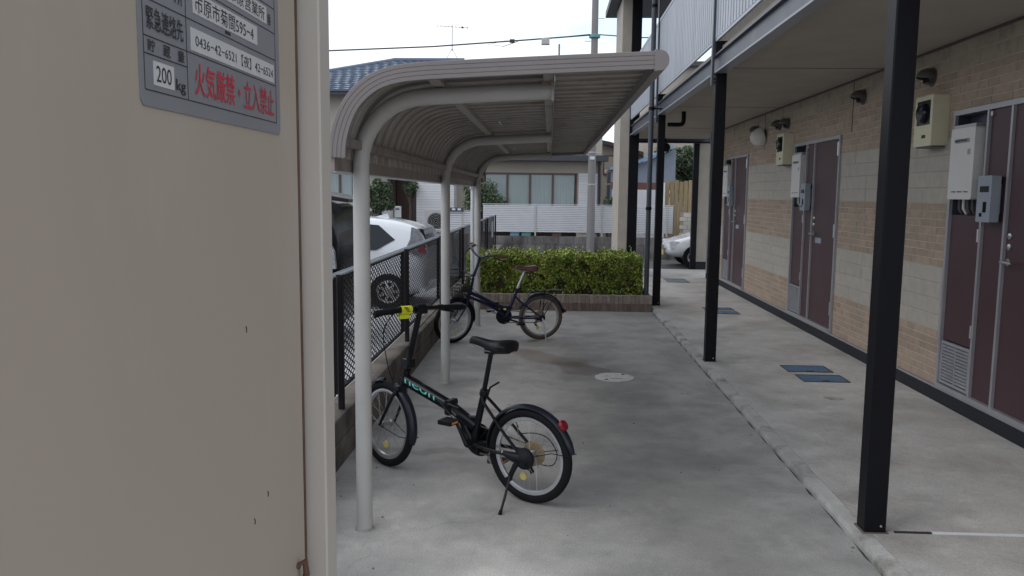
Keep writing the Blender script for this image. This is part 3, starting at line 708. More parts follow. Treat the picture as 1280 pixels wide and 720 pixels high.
def text_mesh(txt, y0, y1, z0, z1, off=.0007, bold=0.0):
    c = bpy.data.curves.new('text', 'FONT'); c.body = txt; c.fill_mode = 'FRONT'; c.extrude = 0; c.resolution_u = 3; c.offset = bold
    o = bpy.data.objects.new('text', c); C.objects.link(o)
    bpy.context.view_layer.update()
    me = bpy.data.meshes.new_from_object(o.evaluated_get(bpy.context.evaluated_depsgraph_get()))
    bpy.data.objects.remove(o)
    n = len(me.vertices); co = np.empty(n * 3, 'f'); me.vertices.foreach_get('co', co); co = co.reshape(-1, 3)
    mn, mxx = co.min(0), co.max(0)
    u = (co[:, 0] - mn[0]) / max(1e-6, mxx[0] - mn[0]); v = (co[:, 1] - mn[1]) / max(1e-6, mxx[1] - mn[1])
    return me, u, v
def sign_text(name, txt, y0, y1, z0, z1, m, bold=0.0):
    me, u, v = text_mesh(txt, y0, y1, z0, z1, bold=bold)
    co = np.stack([np.full_like(u, PX + .0009), y0 + u * (y1 - y0), z0 + v * (z1 - z0)], 1)
    me.vertices.foreach_set('co', co.astype('f').ravel()); me.materials.clear(); me.materials.append(m); me.transform(PM); me.update()
    return ob(name, me, pl)
sign_text('lettering', '緊急連絡先', .848, .934, 1.7665, 1.7905, m_ink, .008)
sign_text('lettering', '貯　蔵　量', .849, .935, 1.7435, 1.7565, m_ink, .01)
sign_text('lettering', '住　　所', .851, .935, 1.806, 1.828, m_ink, .01)
sign_text('lettering', '販売店名', .851, .935, 1.842, 1.866, m_ink, .01)
sign_text('lettering', '200', .866, .901, 1.7145, 1.7315, m_ink, .002)
sign_text('lettering', 'kg', .912, .936, 1.7075, 1.724, m_ink, .01)
sign_text('lettering', '0436−42−6521【夜】42−6524', .966, 1.236, 1.768, 1.7835, m_ink)
sign_text('lettering', '市原市菊間595−4', .967, 1.158, 1.8085, 1.8290, m_ink)
sign_text('lettering', '株式会社市原営業所', .965, 1.205, 1.8465, 1.8650, m_ink)
sign_text('lettering', '番', 1.217, 1.232, 1.844, 1.860, m_ink)
sign_text('lettering', '火気厳禁・立入禁止', .962, 1.238, 1.7115, 1.7505, m_inkr, .006)
pp(MB().box(PX, PX + .0005, 1.058, 1.075, 1.8005, 1.8045), 'smudge', m_ink)

# ---------------------------------------------------------------- CYCLE SHELTER
sh = empty('cycle_shelter', (-0.86, 3.72, 0), label='grey beige cantilever cycle shelter with curved ribbed roof on three bent posts', cat='bicycle shelter')
SM = Matrix.Translation((0.86, -3.72, 0))
def sp(mb, name, m, smooth=False, parent=None): return mb.build(name, m, parent or sh, smooth, SM)
# roof centre line profile in X, Z (outer skin)
RP = [(-.915, 1.745), (-.912, 1.80), (-.900, 1.86), (-.878, 1.925), (-.845, 1.985), (-.80, 2.035), (-.745, 2.075), (-.68, 2.102), (-.60, 2.118), (-.50, 2.127), (-.2, 2.143), (.1, 2.157), (.44, 2.172)]
RPs = smooth_path([(x, 0, z) for x, z in RP[:10]], 3) + [Vector((x, 0, z)) for x, z in RP[10:]]
def off(path, d):
    out = []
    for i, p in enumerate(path):
        a = path[max(i - 1, 0)]; b = path[min(i + 1, len(path) - 1)]
        t_ = (b - a).normalized(); out.append(p + Vector((t_.z, 0, -t_.x)) * d)
    return out
def sweep_sheet(path, prof):  # prof: list (y, depth below skin), closed outline
    mb = MB(); k = len(prof); vs = []
    offs = {}
    for y, d in prof:
        if d not in offs: offs[d] = off(path, d)
    for i in range(len(path)):
        for y, d in prof:
            p = offs[d][i]; vs.append((p.x, y, p.z))
    fs = [(i * k + j, i * k + (j + 1) % k, (i + 1) * k + (j + 1) % k, (i + 1) * k + j) for i in range(len(path) - 1) for j in range(k)]
    fs.append(tuple(range(k))); fs.append(tuple((len(path) - 1) * k + j for j in range(k)))
    return mb.add(vs, fs)
Y0, Y1 = 3.40, 10.55
PW = 0.175; npn = int(round((Y1 - Y0 - .02) / PW)); PW = (Y1 - Y0 - .02) / npn
prof = [(0, .0), (0, .03), (.014, .034), (.020, .012), (.060, .012), (.066, .022), (.076, .022), (.082, .012), (.120, .012), (.126, .022), (.136, .022), (.142, .012), (PW - .004, .012), (PW - .004, 0)]
pm = sweep_sheet(RPs, prof).mesh('roof_panel', m_roof, False, SM)
for i in range(npn): ob('roof_panel', pm, sh, (0, Y0 + .012 + i * PW, 0))
# front and rear fascia: a ribbed strip following the roof line
fpts = []
hgt = .074
for i, (a, b) in enumerate([(0, 0), (0, 0)]): pass
fp = [(0.0, -.006)]
def fascia(y, sgn, name):
    pr = []
    ribs = 4; h0, h1 = -.008, .064
    for i in range(ribs):
        a = lerp(h0, h1, i / ribs); b = lerp(h0, h1, (i + 1) / ribs)
        pr += [(y, a), (y - sgn * .0022, a + .002), (y - sgn * .0022, b - .002), (y, b)]
    pr += [(y + sgn * .012, h1), (y + sgn * .012, h0)]
    sp(sweep_sheet(RPs, pr), name, m_fasc)
fascia(Y0, 1, 'fascia'); fascia(Y1, -1, 'fascia')
# right edge rail with rounded ends
er = MB(); k = 10
pr = [(.415, 2.100), (.415, 2.184)] + [(.44 + .034 * sin(t), 2.142 + .040 * cos(t)) for t in [pi * j / k for j in range(k + 1)]]
er.prism(pr, Y1 - Y0 + .016, 'y', Y0 - .008)
sp(er, 'edge_rail', m_fasc, True)
sp(MB().tube([(.43, Y0 - .004, 2.08), (.43, Y1, 2.08)], .001, 4), 'seam', m_gut)
# gutter along the low side
sp(MB().box(-.985, -.900, Y0 + .01, Y1 - .01, 1.69, 1.695).box(-.985, -.980, Y0 + .01, Y1 - .01, 1.695, 1.79).box(-.905, -.900, Y0 + .01, Y1 - .01, 1.695, 1.775).box(-.98, -.905, Y0 + .01, Y0 + .014, 1.695, 1.77).box(-.98, -.905, Y1 - .014, Y1 - .01, 1.695, 1.77), 'gutter', m_gut)
sp(MB().box(-.9865, -.899, Y0 + .02, Y1 - .02, 1.683, 1.6895), 'gutter_lip', m_slat)
sp(MB().bevbox(-.895, -.845, Y0 + .03, Y1 - .03, 1.79, 1.83, .004, 'y'), 'purlin', m_gut)
posts = (3.72, 6.76, 9.80)
for y in posts:
    path = [(-.86, y, 0.0), (-.86, y, 1.0), (-.86, y, 1.68)] + [(-.86 + .30 * (1 - cos(t)), y, 1.73 + .30 * sin(t)) for t in [pi / 2 * j / 9 for j in range(10)]] + [(-.3, y, 2.045), (0.0, y, 2.06)]
    sp(MB().tube(path, .038, 18), 'post', m_shel, True)
    sp(MB().bevbox(0.001, .012, y - .044, y + .044, 2.015, 2.10, .006, 'x'), 'arm_cap', m_shel)
    sp(MB().lathe([(.039, 0), (.046, 0), (.045, .006), (.039, .01)], Matrix.Translation((-.86, y, 0))), 'base_collar', m_kerb, True)
    sp(MB().box(-.865, -.855, y - .04, y - .0385, 1.70, 1.712), 'rivet', m_hand)
    for x in (-.5, -.02):
        sp(MB().box(x - .02, x + .02, y - .03, y + .03, 2.078, 2.10), 'bracket', m_gut)
sp(MB().bevbox(-.525, -.475, Y0 + .02, Y1 - .02, 2.072, 2.112, .004, 'y'), 'purlin', m_roof)
sp(MB().bevbox(-.035, .013, Y0 + .02, Y1 - .02, 2.098, 2.138, .004, 'y'), 'purlin', m_roof)
sp(MB().box(.0125, .016, Y0 + .02, Y1 - .02, 2.06, 2.14), 'purlin_lip', m_roof)
sp(MB().tube([(-.965, 10.3, 1.70), (-.965, 10.3, 1.2), (-.965, 10.3, 0.3)], .028, 12), 'downpipe', m_slat, True)
sp(MB().bevbox(-1.0, -.93, 10.25, 10.35, 1.66, 1.72, .01, 'z'), 'outlet', m_slat)
sp(MB().tube([(-1.01, 10.29, .98), (-.99, 10.255, .98), (-.94, 10.24, .98), (-.90, 9.85, .98), (-.86, 9.757, .98), (-.815, 9.80, .98), (-.82, 9.9, .98)], .009, 6), 'pipe_band', m_fwall, True)
sp(MB().cyl((.03, 3.43, 2.15), (.03, 3.43, 2.21), .004, 8), 'bolt', m_gut)
for x_, y_ in ((-.36, 5.9), (-.40, 9.2)): sp(MB().box(x_ - .006, x_ + .006, y_ - .12, y_ + .12, 2.10, 2.106), 'reflector_strip', m_slat)

# ---------------------------------------------------------------- FENCE
kw = empty('kerb_wall', (-1.28, 2, 0), label='low dark block kerb wall under the brown mesh fence', cat='low wall')
y = 1.0; random.seed(4)
while y < 20:
    MB().bevbox(-.08, .08, y - 2 + .003, y + .895 - 2, -.35, .15, .006, 'y').build('block', m_fwall, kw)
    MB().bevbox(-.078 + random.uniform(0, .003), .078, y - 2 + .003 + .3, y + .895 - 2 + .3, .153, .29, .006, 'y').build('block', m_fwall, kw)
    y += .9
fn = empty('mesh_fence', (-1.28, 4.8, .29), label='dark brown metal mesh fence between the cycle shelter and the car park', cat='fence')
FM = Matrix.Translation((1.28, -4.8, -.29))
def fpb(mb, name, m, smooth=False, parent=None): return mb.build(name, m, parent or fn, smooth, FM)
py = [2.45, 4.80, 7.10, 9.40, 11.75, 14.1, 16.45, 18.9]
zb, zt = .37, 1.09
for i, y in enumerate(py):
    fpb(MB().bevbox(-1.262, -1.226, y - .018, y + .018, .2, 1.10, .006, 'z'), 'post', m_fpost)
    fpb(MB().bevbox(-1.265, -1.223, y - .021, y + .021, 1.10, 1.112, .004, 'z'), 'post_cap', m_fpost)
random.seed(2)
for a, b in zip(py[:-1], py[1:]):
    a += .028; b -= .028
    X = -1.282
    fr = MB().bevbox(X - .012, X + .012, a, b, zt - .02, zt, .004, 'y').bevbox(X - .012, X + .012, a, b, zb, zb + .022, .004, 'y').box(X - .01, X + .01, a, a + .02, zb + .022, zt - .02).box(X - .01, X + .01, b - .02, b, zb + .022, zt - .02)
    fo = fpb(fr, 'panel_frame', m_fpost)
    mbm = MB(); dy = .092; sl = .46   # diamond strands
    z0, z1 = zb + .02, zt - .02; Hh = z1 - z0; W_ = Hh / sl
    for sgn in (1, -1):
        c = a - W_
        while c < b + W_:
            p, q = (c, z0), (c + W_, z1)
            if sgn < 0: p, q = (c + W_, z0), (c, z1)
            # clip to a..b
            (ya, za), (yb, zb_) = p, q
            if ya > yb: (ya, za), (yb, zb_) = (yb, zb_), (ya, za)
            if yb > a and ya < b:
                if ya < a: za = za + (zb_ - za) * (a - ya) / (yb - ya); ya = a
                if yb > b: zb_ = za + (zb_ - za) * (b - ya) / (yb - ya); yb = b
                if yb - ya > .005:
                    t_ = .0052; xo = X + sgn * .0015
                    mbm.add([(xo - .0012, ya, za - t_), (xo + .0012, ya, za - t_), (xo + .0012, ya, za + t_), (xo - .0012, ya, za + t_), (xo - .0012, yb, zb_ - t_), (xo + .0012, yb, zb_ - t_), (xo + .0012, yb, zb_ + t_), (xo - .0012, yb, zb_ + t_)],
                            [(0, 3, 2, 1), (4, 5, 6, 7), (0, 1, 5, 4), (1, 2, 6, 5), (2, 3, 7, 6), (3, 0, 4, 7)])
            c += dy
    tag(mbm.build('mesh_strands', m_fwire, fo, False, FM), kind='stuff')
    # folded top edge: row of short ticks
    tk = MB(); y = a + .02
    while y < b: tk.box(X - .03, X + .012, y, y + .012, zt + .001, zt + .014); y += .045
    tk.box(X - .036, X - .030, a, b, zt - .004, zt + .016)
    tag(tk.build('top_ticks', m_lip, fo, False, FM), kind='stuff')
fpb(MB().box(-1.283, -1.279, 18.2, 18.7, .62, .98), 'plate', m_slatg)

# ---------------------------------------------------------------- PLANTER + HEDGE
pb = empty('planter', (0.1, 11.21, 0), label='low planter edged with two rows of upright brown tiles at the end of the yard', cat='planter')
PBM = Matrix.Translation((-.1, -11.21, 0))
MB().box(-1.19, 1.425, 11.222, 11.31, 0, .222).box(1.38, 1.425, 11.31, 12.6, 0, .222).build('core', m_mort2, pb, False, PBM)
tl = MB().bevbox(0, .0535, -.008, .012, 0, .104, .003, 'z').mesh('tile', m_tileb); tl2 = MB().bevbox(0, .0535, -.010, .10, 0, .108, .004, 'z').mesh('tile', m_tilec)
n = 46
for i in range(n):
    x = -1.19 + i * (2.625 / n)
    ob('tile', tl, pb, (x - .1, .012 + random.uniform(-.001, .001), .003)); ob('tile', tl2, pb, (x - .1, .012 + random.uniform(-.0015, .0015), .113))
MB().box(-1.19, 1.379, 11.32, 12.6, -.1, .17).build('soil', m_soil, pb, False, PBM)
def leaves(name, m, centers, size, seed, parent=None, M=None, flat=0.0):
    r_ = np.random.RandomState(seed); n = len(centers)
    s_ = size * r_.uniform(.6, 1.3, n)[:, None]
    d = r_.normal(size=(n, 3)); d[:, 2] += flat; d /= np.linalg.norm(d, axis=1)[:, None]
    a = np.cross(d, r_.normal(size=(n, 3))); a /= np.linalg.norm(a, axis=1)[:, None]; b = np.cross(d, a)
    c = centers
    P = np.stack([c - a * s_, c - b * s_ * .62 + d * s_ * .12, c + a * s_, c + b * s_ * .62 + d * s_ * .12], 1).reshape(-1, 3)
    if M is not None: P = P + np.array(M.translation)
    me = bpy.data.meshes.new(name); me.vertices.add(4 * n); me.vertices.foreach_set('co', P.astype('f').ravel())
    me.loops.add(4 * n); me.loops.foreach_set('vertex_index', np.arange(4 * n, dtype='i'))
    me.polygons.add(n); me.polygons.foreach_set('loop_start', np.arange(0, 4 * n, 4, dtype='i')); me.polygons.foreach_set('loop_total', np.full(n, 4, 'i'))
    me.update(calc_edges=True); me.materials.append(m)
    o = ob(name, me, parent); o['kind'] = 'stuff'; return o
hg = empty('hedge', (0.15, 11.9, 0.17), label='clipped yellow green box hedge growing in the tiled planter', cat='hedge')
HM = Matrix.Translation((-.15, -11.9, -.17))
rs = np.random.RandomState(3); N = 46000
hx0, hx1, hy0, hy1, hz0, hz1 = -1.15, 1.31, 11.36, 12.5, .19, .745
P = rs.uniform(size=(N, 3)); f_ = rs.randint(0, 10, N)
u = P.copy()
dep = np.abs(rs.normal(0, .05, N))
P[:, 0] = hx0 + (hx1 - hx0) * P[:, 0]; P[:, 1] = hy0 + (hy1 - hy0) * P[:, 1]; P[:, 2] = hz0 + (hz1 - hz0) * P[:, 2]
fr_ = f_ < 5; P[fr_, 1] = hy0 + dep[fr_]
tp = (f_ >= 5) & (f_ < 9); P[tp, 2] = hz1 - dep[tp]
rt = f_ == 9; P[rt, 0] = hx1 - dep[rt]
bump = .028 * np.sin(P[:, 0] * 9 + np.sin(P[:, 1] * 7)) + .02 * np.sin(P[:, 0] * 23 + 1) + .014 * np.sin(P[:, 1] * 17 + P[:, 0] * 31)
P[tp, 2] += bump[tp] + np.where(rs.uniform(size=N) < .04, rs.uniform(0, .05, N), 0)[tp]
P[fr_, 1] += (.03 * np.sin(P[:, 0] * 11 + P[:, 2] * 9) + .02 * np.sin(P[:, 0] * 27 + P[:, 2] * 21))[fr_]
ed = (P[:, 2] > hz1 - .05) & fr_; P[ed, 1] += .03
hol = np.sin(P[:, 0] * 14 + 2 * np.sin(P[:, 2] * 11)) + np.sin(P[:, 0] * 6.3 + P[:, 2] * 19) + .7 * np.sin(P[:, 0] * 31 + P[:, 2] * 8)
keep = ~((P[:, 2] < .36) & fr_ & (rs.uniform(size=N) < .55)) & ~(fr_ & (hol > 1.15) & (rs.uniform(size=N) < .8))
P[fr_ & (hol > .8), 1] += .03
leaves('foliage', m_leafh, P[keep], .0185, 5, hg, HM)
MB().box(hx0 + .07, hx1 - .08, hy0 + .09, hy1 - .05, hz0 + .05, hz1 - .07).build('dark_core', m_twig, hg, False, HM)  # solid dark box; its colour stands in for shade inside the hedge
sho = MB(); random.seed(18); sp_ = []
for i in range(75):
    x = random.uniform(hx0 + .03, hx1 - .02); y = random.uniform(hy0 - .005, hy1 - .1); h_ = random.uniform(.03, .10); dx = random.uniform(-.03, .03)
    sho.tube([(x, y, hz1 - .05), (x + dx, y, hz1 + h_)], .0018, 4)
    for k_ in range(5): sp_.append((x + dx * k_ / 4 + random.uniform(-.012, .012), y + random.uniform(-.012, .012), hz1 + h_ * k_ / 4))
for i in range(25):
    z = random.uniform(.3, .7); sp_ += [(hx1 + random.uniform(0, .06), random.uniform(hy0, hy1), z + random.uniform(-.02, .02)) for k_ in range(4)]
tag(sho.build('shoots', m_twig, hg, False, HM), kind='stuff'); leaves('shoot_leaves', m_leafh, np.array(sp_), .017, 6, hg, HM)
st = MB(); random.seed(8)
for i in range(60):
    x = random.uniform(hx0 + .05, hx1 - .05); y = random.uniform(hy0 + .03, hy0 + .2)
    st.tube([(x, y, .16), (x + random.uniform(-.06, .06), y, .4)], .006, 5)
tag(st.build('stems', m_twig, hg, False, HM), kind='stuff')

# ---------------------------------------------------------------- BICYCLES
def xf(M, *p): return M @ Vector(p)
def wheel(parent, M, c, rimm, tyrem, refl=None, disc=False):
    T = Matrix.Translation(c)
    MM = M @ T
    wh = MB(); R0 = .199
    prof = [(R0 - .012, -.008), (R0 - .012, .008), (R0 - .004, .012), (R0 + .008, .012), (R0 + .008, .010), (R0 + .004, 0), (R0 + .008, -.010), (R0 + .008, -.012), (R0 - .004, -.012)]
    n = 56; vs = []
    for i in range(n):
        a = 2 * pi * i / n
        for rr, h in prof: vs.append((rr * cos(a), h, rr * sin(a)))
    k = len(prof)
    wh.add(vs, [(i * k + j, i * k + (j + 1) % k, ((i + 1) % n) * k + (j + 1) % k, ((i + 1) % n) * k + j) for i in range(n) for j in range(k)])
    w_ = wh.build('wheel', rimm, parent, True, MM)
    MB().torus((0, 0, 0), .228, .0235, n=60, m=12).build('tyre', tyrem, w_, True, MM)
    hb = MB().lathe([(.006, -.055), (.006, -.04), (.022, -.034), (.022, -.028), (.013, -.024), (.013, .024), (.022, .028), (.022, .034), (.006, .04), (.006, .055)], Matrix.Rotation(pi / 2, 4, 'X'), 16)
    hb.build('hub', m_steel, w_, True, MM)
    spk = MB()
    for i in range(28):
        s = 1 if i % 2 else -1; a = 2 * pi * i / 28; a2 = a + (1 if (i // 2) % 2 else -1) * .9
        spk.tube([(.021 * cos(a2), s * .03, .021 * sin(a2)), (.189 * cos(a), s * .004, .189 * sin(a))], .0011, 4, False)
    tag(spk.build('spoke_set', m_spoke, w_, False, MM), kind='stuff')
    MB().tube([(.188 * cos(1.1), 0, .188 * sin(1.1)), (.155 * cos(1.1), 0, .155 * sin(1.1))], .0035, 6).build('valve', m_plastic, w_, True, MM)
    if refl is not None:
        a = refl
        MB().lathe([(0, -.004), (.02, -.004), (.021, .0), (.02, .004), (0, .004)], Matrix.Translation((.125 * cos(a), 0, .125 * sin(a))) @ Matrix.Rotation(pi / 2, 4, 'X'), 16).build('reflector', m_amber, w_, True, MM)
    if disc:
        MB().lathe([(.012, 0), (.062, .002), (.066, .006), (.066, .008), (.012, .006)], Matrix.Translation((0, -.036, 0)) @ Matrix.Rotation(pi / 2, 4, 'X'), 32).build('spoke_disc', m_disc, w_, True, MM)
        MB().lathe([(.01, 0), (.045, 0), (.045, .003), (.036, .004), (.036, .008), (.028, .009), (.028, .013), (.01, .014)], Matrix.Translation((0, -.046, 0)) @ Matrix.Rotation(pi / 2, 4, 'X'), 24).build('sprocket', m_plastic, w_, True, MM)
    return w_
def fender(parent, M, c, R, a0, a1, m, wd=.028, n=28, name='fender'):
    mb = MB(); vs = []; k = 7
    for i in range(n + 1):
        a = radians(lerp(a0, a1, i / n))
        e = min(1, 2.2 * min(i, n - i) / n * 3 + .55)
        for j in range(k):
            t = lerp(-1, 1, j / (k - 1)); rr = R - .016 * t * t
            vs.append((c[0] + rr * cos(a), c[1] + t * wd * e, c[2] + rr * sin(a)))
        for j in range(k):
            t = lerp(1, -1, j / (k - 1)); rr = R - .016 * t * t - .003
            vs.append((c[0] + rr * cos(a), c[1] + t * (wd - .001) * e, c[2] + rr * sin(a)))
    K = 2 * k
    fs = [(i * K + j, i * K + (j + 1) % K, (i + 1) * K + (j + 1) % K, (i + 1) * K + j) for i in range(n) for j in range(K)]
    fs += [tuple(range(K)), tuple(n * K + j for j in range(K))]
    return mb.add(vs, fs).build(name, m, parent, True, M)
def saddle(parent, M, c, m, L=.27, W=.085, name='saddle'):
    st_ = [(-.5, .62, -.010, .040), (-.47, .92, .004, .060), (-.38, 1.0, .008, .070), (-.25, .92, .003, .070), (-.1, .64, -.003, .060), (.05, .40, -.003, .048), (.2, .28, .003, .042), (.35, .24, .008, .038), (.45, .22, .006, .032), (.5, .12, -.006, .018)]
    n = 14; vs = []
    for x, w_, z, th in st_:
        for j in range(n):
            t = 2 * pi * j / n
            cy = cos(t); sz = sin(t)
            yy_ = (abs(cy) ** .8) * (1 if cy > 0 else -1) * W * w_
            zz_ = (.014 * sz if sz > 0 else th * sz * (0.35 + .65 * abs(cy) ** .5 if abs(cy) > .2 else .35))
            vs.append((c[0] + x * L, c[1] + yy_, c[2] + z + zz_ - .012 * abs(cy) ** 3))
    fs = [(i * n + j, i * n + (j + 1) % n, (i + 1) * n + (j + 1) % n, (i + 1) * n + j) for i in range(len(st_) - 1) for j in range(n)]
    fs += [tuple(range(n)), tuple((len(st_) - 1) * n + j for j in range(n))]
    s_ = MB().add(vs, fs).build(name, m, parent, True, M)
    rl = MB()
    for s in (-1, 1): rl.tube([(c[0] + .12, c[1] + s * .012, c[2] - .02), (c[0] + .04, c[1] + s * .02, c[2] - .045), (c[0] - .05, c[1] + s * .025, c[2] - .045), (c[0] - .11, c[1] + s * .04, c[2] - .02)], .0035, 6)
    rl.build('saddle_rail', m_steel, s_, True, M)
    return s_
def crankset(parent, M, c, ang, ringr=.078, m=None, guard=False):
    m = m or m_plastic
    rg = MB(); T = Matrix.Translation((c[0], c[1] - .045, c[2])) @ Matrix.Rotation(pi / 2, 4, 'X')
    n = 40
    rg.lathe([(ringr - .018, 0), (ringr, 0), (ringr, .004), (ringr - .018, .004), (ringr - .018, 0)], T, n)
    rg.lathe([(.012, 0), (.026, 0), (.026, .004), (.012, .004), (.012, 0)], T, 20)
    for i in range(5):
        a = ang + 2 * pi * i / 5
        rg.tube([(c[0] + .02 * cos(a), c[1] - .0465, c[2] + .02 * sin(a)), (c[0] + (ringr - .008) * cos(a), c[1] - .0465, c[2] + (ringr - .008) * sin(a))], [.014, .008], 6)
    o = rg.build('chainring', m, parent, False, M)
    if guard:
        g = MB().lathe([(ringr + .004, 0), (ringr + .018, 0), (ringr + .018, .004), (ringr + .004, .004), (ringr + .004, 0)], Matrix.Translation((c[0], c[1] - .055, c[2])) @ Matrix.Rotation(pi / 2, 4, 'X'), n)
        g.build('chain_guard', m, parent, True, M)
    MB().cyl((c[0], c[1] - .06, c[2]), (c[0], c[1] + .06, c[2]), .019, 14).build('bottom_bracket', m, parent, True, M)
    for s in (-1, 1):
        a = ang + (0 if s > 0 else pi); y = c[1] + s * .066
        e = (c[0] + .15 * cos(a), y + s * .006, c[2] + .15 * sin(a))
        cr_ = MB().tube([(c[0], y, c[2]), (c[0] + .08 * cos(a), y + s * .002, c[2] + .08 * sin(a)), e], [.013, .010, .010], 8).build('crank_arm', m if s > 0 else m_steel, parent, True, M)
        p_ = MB(); px, pz = e[0], e[2]
        p_.box(px - .042, px + .042, min(y + s * .02, y + s * .10), max(y + s * .02, y + s * .10), pz - .011, pz + .011)
        pd = p_.build('pedal', m_plastic, parent, False, M)
        MB().box(px - .0435, px - .042, min(y + s * .035, y + s * .085), max(y + s * .035, y + s * .085), pz - .006, pz + .006).build('pedal_reflector', m_orange, pd, False, M)
        MB().box(px + .042, px + .0435, min(y + s * .035, y + s * .085), max(y + s * .035, y + s * .085), pz - .006, pz + .006).build('pedal_reflector', m_orange, pd, False, M)
    return o
def chain(parent, M, bb, hub, r1, r2, y):
    mb = MB(); 
    mb.tube([(bb[0] - .01, y, bb[1] + r1), (hub[0], y, hub[1] + r2)], .0045, 6); mb.tube([(bb[0] - .01, y, bb[1] - r1), (hub[0] + .03, y, hub[1] - r2 - .035)], .0045, 6)
    mb.build('chain', m_fwall, parent, False, M)
def steer(head, top, ang):
    a = (Vector(top) - Vector(head)).normalized()
    return Matrix.Translation(head) @ Matrix.Rotation(ang, 4, a) @ Matrix.Translation(-Vector(head))

# --- black folding bicycle, front
LEAN = radians(1.5)
b1 = empty('folding_bicycle', (-.079, 4.115, 0), (-LEAN, 0, atan2(.509, -.843)), label='black folding bicycle with teal lettering and yellow tag on the handlebar, standing under the shelter', cat='bicycle')
I = Matrix.Identity(4)
H = (0, 0, .2515)
S = steer((.875, 0, .44), (.72, 0, .96), radians(-12))
wheel(b1, I, H, m_rim, m_rubber, -1.25, True)
wheel(b1, S, (1.008, 0, .2515), m_rim, m_rubber, -1.55)
fender(b1, I, H, .275, 168, -2, m_fender, name='rear_fender')
fender(b1, S, (1.008, 0, .2515), .272, 196, 108, m_fender, n=22, name='front_fender')
fender(b1, S, (1.008, 0, .2515), .272, 84, 58, m_fender, n=10, name='front_fender')
fr = MB()
fr.tube([(.835, 0, .540), (.70, 0, .496), (.515, 0, .435)], [.033, .034, .033], 16)
fr.tube([(.505, 0, .43), (.43, 0, .392), (.345, 0, .35)], [.033, .033, .028], 14)
fr.tube([(.44, 0, .39), (.405, 0, .31), (.37, 0, .262)], [.026, .024, .026], 12)
fr.tube([(.365, 0, .25), (.33, 0, .38), (.285, 0, .555)], [.02, .019, .019], 14)
fr.tube([(.44, 0, .385), (.33, 0, .40)], .014, 10)
for s in (-1, 1):
    fr.tube([(.295, s * .012, .535), (.27, s * .03, .50), (.12, s * .055, .36), (0, s * .062, .252)], .0085, 8)
    fr.tube([(.36, s * .02, .26), (.25, s * .045, .255), (0, s * .062, .250)], .0095, 8)
fr.tube([(.868, 0, .465), (.825, 0, .605)], .024, 14)
fr.build('frame', m_black, b1, True)
hg_ = MB().bevbox(.492, .532, -.036, .036, .392, .475, .008, 'y'); hg_.tube([(.51, .036, .455), (.49, .05, .462), (.42, .052, .452)], [.009, .008, .006], 8)
hg_.build('frame_hinge', m_plastic, b1)
MB().box(.452, .49, .030, .0325, .405, .418, Matrix.Translation((.47, 0, .41)) @ Matrix.Rotation(radians(-35), 4, 'Y') @ Matrix.Translation((-.47, 0, -.41))).build('frame_decal', m_steel, b1)
MB().tube([(.30, 0, .50), (.235, 0, .79)], .0135, 12).build('seat_post', m_black, b1, True)
q_ = MB().lathe([(.024, 0), (.026, .004), (.026, .03), (.022, .034)], Matrix.Translation((.29, 0, .53)) @ Matrix.Rotation(radians(-16), 4, 'Y'), 14); q_.tube([(.27, -.01, .552), (.24, .03, .556), (.215, .045, .595), (.16, .045, .63)], .0055, 8)
q_.build('seat_clamp', m_plastic, b1, True)
MB().box(.21, .27, -.02, .02, .765, .79).build('saddle_clamp', m_plastic, b1)
saddle(b1, I, (.238, 0, .825), m_plastic, .275, .075)
fk = MB(); 
for s in (-1, 1): fk.tube([(.885, s * .03, .465), (.90, s * .045, .44), (.955, s * .05, .34), (1.008, s * .052, .2515)], [.012, .012, .010, .008], 10)
fk.tube([(.885, -.04, .462), (.885, .04, .462)], .014, 10)
fk.tube([(.875, 0, .45), (.87, 0, .48)], .016, 10)
fk.build('fork', m_black, b1, True, S)
sm_ = MB().tube([(.828, 0, .60), (.812, 0, .65), (.72, 0, .96)], [.017, .019, .016], 14)
sm_.bevbox(.79, .85, -.028, .028, .61, .665, .008, 'y'); sm_.tube([(.79, .02, .64), (.775, .03, .67), (.775, .03, .75)], [.008, .007, .005], 8)
sm_.build('stem', m_black, b1, True, S)
MB().tube([(.710, -.305, .955), (.717, -.15, .962), (.72, 0, .965), (.717, .15, .962), (.710, .305, .955)], .0125, 12).build('handlebar', m_black, b1, True, S)
cl_ = MB().cyl((.72, -.03, .965), (.72, .03, .965), .023, 14).bevbox(.69, .75, -.03, .03, .935, .965, .006, 'y')
cl_.build('bar_clamp', m_plastic, b1, True, S)
for s in (-1, 1):
    MB().tube([(.716, s * .17, .961), (.713, s * .19, .960), (.710, s * .30, .955), (.710, s * .315, .955)], [.015, .0165, .0165, .013], 12).build('grip', m_rubber, b1, True, S)
    lv = MB().cyl((.718, s * .13, .962), (.718, s * .16, .962), .017, 10)
    lv.tube([(.735, s * .145, .955), (.765, s * .17, .945), (.77, s * .22, .935), (.765, s * .28, .925)], [.009, .006, .005, .006], 8)
    lv.build('brake_lever', m_plastic, b1, True, S)
cbl = MB()
cbl.tube(smooth_path([(.755, .15, .95), (.88, .13, .82), (.93, .06, .62), (.92, .03, .52), (.905, .03, .48)], 6), .0028, 6)
cbl.tube(smooth_path([(.755, -.15, .95), (.90, -.10, .78), (.90, -.03, .60), (.70, -.03, .53), (.5, -.03, .42), (.33, -.03, .31)], 6), .0028, 6)
cbl.build('brake_cable', m_plastic, b1, True, S)
cb2 = MB().tube(smooth_path([(-.02, -.06, .19), (-.10, -.065, .20), (-.125, -.065, .27), (-.08, -.05, .345), (0, -.045, .36), (.1, -.04, .34)], 6), .0028, 6)
cb2.build('gear_cable', m_plastic, b1, True)
